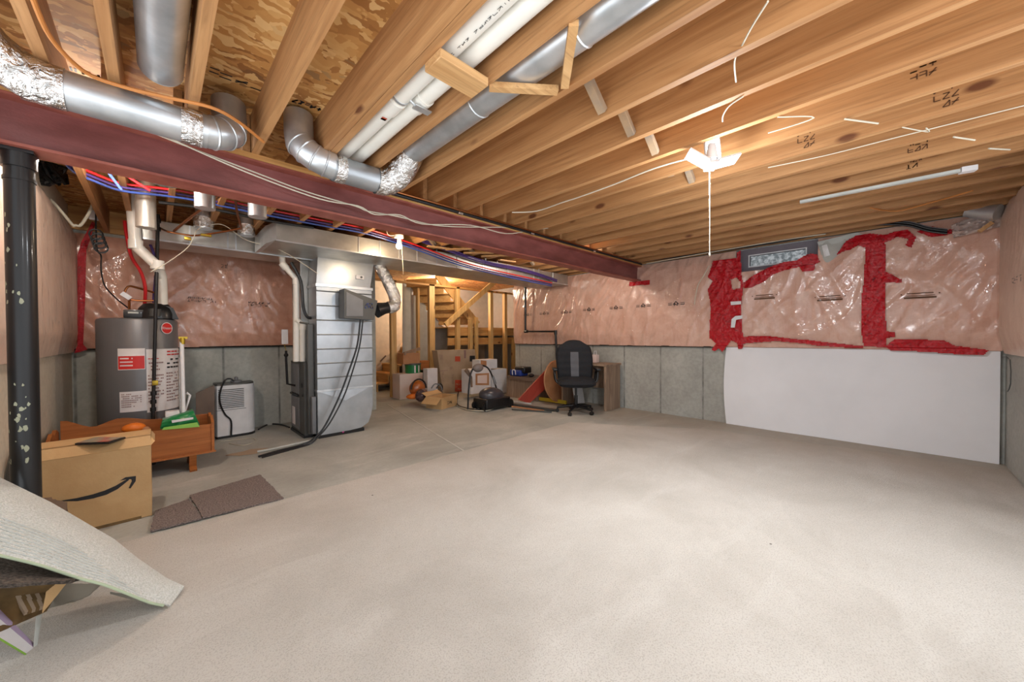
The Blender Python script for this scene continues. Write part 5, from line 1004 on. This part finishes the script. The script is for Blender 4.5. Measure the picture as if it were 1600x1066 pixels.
mid = (a+b_)/2; build(scribble(MB(), Vector((mid.x, mid.y, .07))-dx*.07-dy_*.006, dx, (0, 0, 1), .14, .05, 3, -dy_, 1, .25), 'box_print', 'ink', ob)
# white boxes
wb, _ = boxpx(768, 577, 792, 622, 5.62, .3, 'white_box', 'white', 'tall white carton behind the black garden machine', 'box')
wb2, wd = boxpx(736, 577, 767, 612, 5.5, .3, 'white_box', 'label', 'white carton with a brown picture behind the black garden machine', 'box')
q = ats([(743, 584), (764, 583), (764, 602), (743, 602)], 1, 5.497); build(MB().prism(q, (0, -.002, 0)), 'printed_picture', 'tan', wb2); q = ats([(746, 587), (761, 586), (761, 599), (746, 599)], 1, 5.494); build(MB().prism(q, (0, -.002, 0)), 'printed_centre', 'pinkb', wb2)
wb3, wd3 = boxpx(750, 562, 777, 576, 5.6, .25, 'white_box', 'white', 'small white carton on top of the other white cartons', 'box', z0=at(760, 577, 1, 5.6).z+.003)
q = ats([(751, 563), (760, 564), (760, 574), (751, 573)], 1, 5.597); build(MB().prism(q, (0, -.002, 0)), 'printed_picture', 'tan', wb3)
# garden machine
gm_ = thing('garden_machine', 'black wheeled garden machine with a curved folded handle lying by the white cartons', 'machine', at(768, 640, 1, 4.55))
gc = at(768, 620, 1, 4.6)
hood = MB(); hood.ball((0, 0, 0), (.24, .17, .14), 22, 12)
for i, q in enumerate(hood.v): hood.v[i] = gc+Vector((q.x*(1 if abs(q.x) < .2 else .97), q.y, max(q.z, -.05)+.02+.02*q.x/.24*-1))
build(hood, 'hood', plain('dark_grey_shell', (62, 60, 66), .35, coat=.3), gm_)
build(MB().bbox(gc.x-.27, gc.x+.26, gc.y-.19, gc.y+.16, .03, gc.z+.0, .03, 3), 'deck', 'black', gm_)
for dx_, dy2 in ((-.24, -.14), (.27, -.16), (.27, .12), (-.24, .12)): build(MB().lathe([(0, -.02), (.07, -.02), (.075, 0), (.07, .02), (0, .02)], (gc.x+dx_, gc.y+dy2, .075), 18, 1), 'wheel', 'black', gm_)
hpts = ats([(731, 640), (733, 600), (738, 578), (750, 571), (762, 575), (770, 590), (776, 608)], 1, 4.62); hpts[0].z = max(hpts[0].z, .05)
build(MB().tube(hpts, .014, 8, smooth=4), 'handle', 'black', gm_); build(MB().tube([at(770, 588, 1, 4.62), at(774, 600, 1, 4.62)], .022, 10), 'handle_grip', 'greyp', gm_)
mb = MB(); mb.ball(at(747, 575, 1, 4.6), (.10, .06, .07)); build(mb, 'scoop', plain('warm_grey', (118, 108, 104), .5), gm_)
build(MB().tube([p for p in ats([(737, 605), (736, 590), (728, 578)], 1, 4.7)], [.018, .022, .035], 10), 'brush', 'leather', gm_)
cable(ats([(716, 612), (714, 630), (725, 637), (745, 640), (762, 637)], 2, .03), .011, 'black', 'power_cord', 'black cord looping on the floor beside the small open box', 'cord')
cable(ats([(718, 636), (735, 641), (760, 642), (772, 638)], 2, .02), .008, 'cord', 'power_cord', 'pale cord on the floor in front of the garden machine', 'cord')
# metal bars on floor
for k, (a, b_, m_, lb) in enumerate((((792, 630), (868, 641), 'greyd', 'dark grey flat bar on the floor pointing at the chair'), ((790, 634), (850, 642), 'tan', 'thin tan strip on the floor beside the grey bar'), ((800, 640), (862, 644), 'greyd', 'thinner metal rod on the floor in front of the grey bar'), ((792, 626), (830, 631), 'label', 'short pale strip on the floor near the bench'))):
    one(MB().bar(at(*a, 2, .015+.01*(k == 0)), at(*b_, 2, .015+.01*(k == 0)), .07 if k == 0 else .02, .02), 'floor_bar', m_, lb, 'bar')
one(MB().bar(at(843, 623, 2, .05), at(885, 629, 2, .05), .035, .06).bar(at(843, 624, 2, .015), at(885, 631, 2, .015), .02, .02), 'spirit_level', 'yellow', 'yellow level lying on the floor behind the office chair', 'tool')
# bench
bn = thing('storage_bench', 'low grey oak storage bench with a brown vinyl top against the window wall', 'bench', (4.9, 5.0, 0))
bz = .36
build(MB().box(5.0, 5.44, 4.5, 5.3, .004, bz), 'bench_body', 'greywood', bn)
mb = MB(); pr = [(5.46, 5.33), (5.10, 5.33), (4.98, 5.26), (4.93, 5.10), (4.93, 4.72), (4.98, 4.54), (5.10, 4.46), (5.46, 4.46)]
build(mb.prism([(x, y, bz) for x, y in pr], (0, 0, .06)), 'vinyl_top', 'leather', bn)
bgx = thing('tool_bag', 'blue and black cloth bag on the storage bench', 'bag', (5.14, 5.1, bz+.062))
tz = bz+.062
build(MB().bbox(5.02, 5.25, 4.93, 5.24, tz, tz+.12, .04, 3), 'bag_body', 'blue', bgx); build(MB().bbox(5.06, 5.27, 4.86, 5.14, tz+.06, tz+.18, .03, 3), 'bag_top', 'black', bgx)
build(MB().tube([(5.01, 5.14, tz+.02), (5.0, 5.13, tz+.11), (5.0, 5.06, tz+.12), (5.01, 5.05, tz+.03)], .009, 6, smooth=4), 'strap', 'label', bgx)
one(MB().ball((5.1, 4.72, tz+.035), (.05, .06, .035)), 'black_glove', 'black', 'small black lump on the storage bench right of the blue bag', 'glove')
# red plank
P = [at(810, 625, 1, 4.50), at(827, 629, 1, 4.44), at(874, 588, 1, 4.28), at(868, 563, 1, 4.34)]; P[0].z = max(P[0].z, .03); P[1].z = .004
one(MB().hull8(P, [p+Vector((.01, .028, .004)) for p in P]), 'red_plank', 'redb', 'red painted plank leaning up towards the office chair', 'board')
mb = MB(); mb.lathe([(0, -.015), (.36, -.015), (.37, 0), (.36, .015), (0, .015)], (0, 0, 0), 40, 1); 
for i, q in enumerate(mb.v): mb.v[i] = Vector((5.12, 4.10, .40))+Vector((q.x, q.y+q.z*.12, q.z))
one(mb, 'round_tabletop', 'tan', 'round tan tabletop leaning behind the office chair', 'tabletop')
one(MB().bar((5.3, 3.75, .02), (5.36, 3.9, .62), .28, .012, (0, 1, 0)), 'foam_board', 'foam', 'white board standing behind the desk side', 'board')
for k, (u0, v0, u1, v1) in enumerate(((866, 632, 869, 597), (860, 628, 864, 600))): one(MB().tube([at(u0, v0, 1, 4.45), at(u1, v1, 1, 4.55)], .012, 8), 'broom_stick', 'cord' if not k else 'greyd', ('pale' if not k else 'dark')+' stick leaning beside the red plank', 'stick')
# desk
dk = thing('desk', 'grey oak desk against the window wall behind the chair', 'desk', (5.3, 3.6, 0))
build(MB().box(5.08, 5.52, 3.10, 3.135, .003, .715), 'side_panel', 'greywood', dk); build(MB().box(5.08, 5.52, 3.95, 3.985, .003, .715), 'side_panel', 'greywood', dk)
build(MB().box(5.07, 5.52, 3.08, 4.0, .715, .745), 'desktop', 'greywood', dk); build(MB().box(5.49, 5.51, 3.135, 3.95, .3, .715), 'back_panel', 'greywood', dk)
pk = thing('pink_lantern', 'small pale pink lantern on the desk behind the chair', 'lantern', (5.35, 3.45, .745))
build(MB().bbox(5.30, 5.40, 3.42, 3.52, .747, .88, .008, 2), 'body', 'pinkb', pk); build(MB().tube([(5.31, 3.47, .88), (5.32, 3.47, .94), (5.38, 3.47, .94), (5.39, 3.47, .88)], .006, 8), 'handle', 'white', pk)
# ================================================================== OFFICE CHAIR
ch = thing('office_chair', 'black office chair with a grey centre stripe and five-star base on castors', 'chair', (4.70, 3.40, 0), math.atan2(-.68, -.73)+math.pi/2)
def lat(mb, name, mat, par=ch): return build(mb, name, mat, par, True)
# local: chair faces -y
for k in range(5):
    a = 2*math.pi*k/5+.5; e = Vector((.29*math.cos(a), .29*math.sin(a), .075)); s_ = Vector((.03*math.cos(a), .03*math.sin(a), .11))
    lg_ = lat(MB().tube([s_, (s_+e)/2+Vector((0, 0, .008)), e], [.028, .024, .018], 10), 'star_leg', 'black')
    w_ = MB(); t_ = Vector((-math.sin(a), math.cos(a), 0))
    for sgn in (-1, 1): c = e+t_*.014*sgn+Vector((0, 0, -.047)); w_.tube([c-t_*.009, c+t_*.009], .027, 14)
    w_.tube([e, e+Vector((0, 0, -.03))], .01, 8); build(w_, 'castor', 'black', lg_, True)
lat(MB().tube([(0, 0, .07), (0, 0, .13)], .035, 16).tube([(0, 0, .12), (0, 0, .27)], .027, 14).tube([(0, 0, .26), (0, 0, .41)], .016, 12), 'gas_column', 'black')
lat(MB().bbox(-.12, .12, -.12, .12, .40, .43, .01, 1), 'seat_plate', 'black')
def cushion(w, d, h, fn, nu=18, nv=18):
    mb = MB(); vs = []
    for sd in (0, 1):
        for i in range(nu+1):
            for j in range(nv+1):
                s, t = 2*i/nu-1, 2*j/nv-1; e = (max(0, 1-abs(s)**5)*max(0, 1-abs(t)**5))**.45
                vs.append(fn(s, t, (e*h/2)*(1 if sd else -1)))
    n = (nu+1)*(nv+1); q = lambda i, j: i*(nv+1)+j; fs = []
    for sd in (0, 1):
        for i in range(nu):
            for j in range(nv): f = (q(i, j)+sd*n, q(i+1, j)+sd*n, q(i+1, j+1)+sd*n, q(i, j+1)+sd*n); fs.append(f if sd else f[::-1])
    return mb.add(vs, fs, True)
sq = lambda s, t, w, d: (s*w*math.sqrt(max(0, 1-.18*t*t)), t*d*math.sqrt(max(0, 1-.18*s*s)))
lat(cushion(0, 0, 0.14, lambda s, t, z: Vector((*sq(s, t, .30, .27), .485+z-.02*(t < -.6)*(abs(t)-.6)*2))), 'seat', 'fabric')
def backf(s, t, z):
    hw = .295*(1-.28*max(0, t)**2.2)*(1-.08*max(0, -t)); zz = .80+t*.335; x = s*hw*math.sqrt(max(.0, 1-.5*max(0, t-.6)**1.5*s*s*4))
    if t > .7: zz -= .05*(s*s)*(t-.7)/.3
    pill = .018*math.cos((t*3.2)*math.pi)*.5
    return Vector((x, .22+.07*t-.04*(1-s*s)*-1*0+.05*s*s*-.6+z+(-abs(pill) if z < 0 else 0), zz))
lat(cushion(0, 0, .10, backf, 20, 26), 'backrest', 'fabric')
lat(MB().grid(lambda s, t: backf((s-.5)*.44, -.78+1.2*t, -.052)+Vector((0, -.004, 0)), 4, 16, (0, .004, 0)), 'grey_stripe', 'fgrey')
lat(MB().bar((0, .05, .43), (0, .28, .45), .07, .02, (0, 0, 1)).bar((0, .28, .44), (0, .27, .65), .07, .02, (0, 1, 0)), 'back_bracket', 'black')
for sx_ in (-1, 1):
    ar_ = lat(MB().tube([(sx_*.24, .12, .45), (sx_*.31, .12, .50), (sx_*.33, .10, .62), (sx_*.33, .02, .67)], .02, 10, smooth=4).tube([(sx_*.24, -.08, .45), (sx_*.31, -.06, .50), (sx_*.33, -.05, .62), (sx_*.33, -.02, .67)], .018, 10, smooth=4), 'armrest_frame', 'black')
    build(MB().bbox(sx_*.33-.035, sx_*.33+.035, -.14, .14, .665, .70, .014, 3), 'arm_pad', 'black', ar_, True)
bpy.context.view_layer.update()
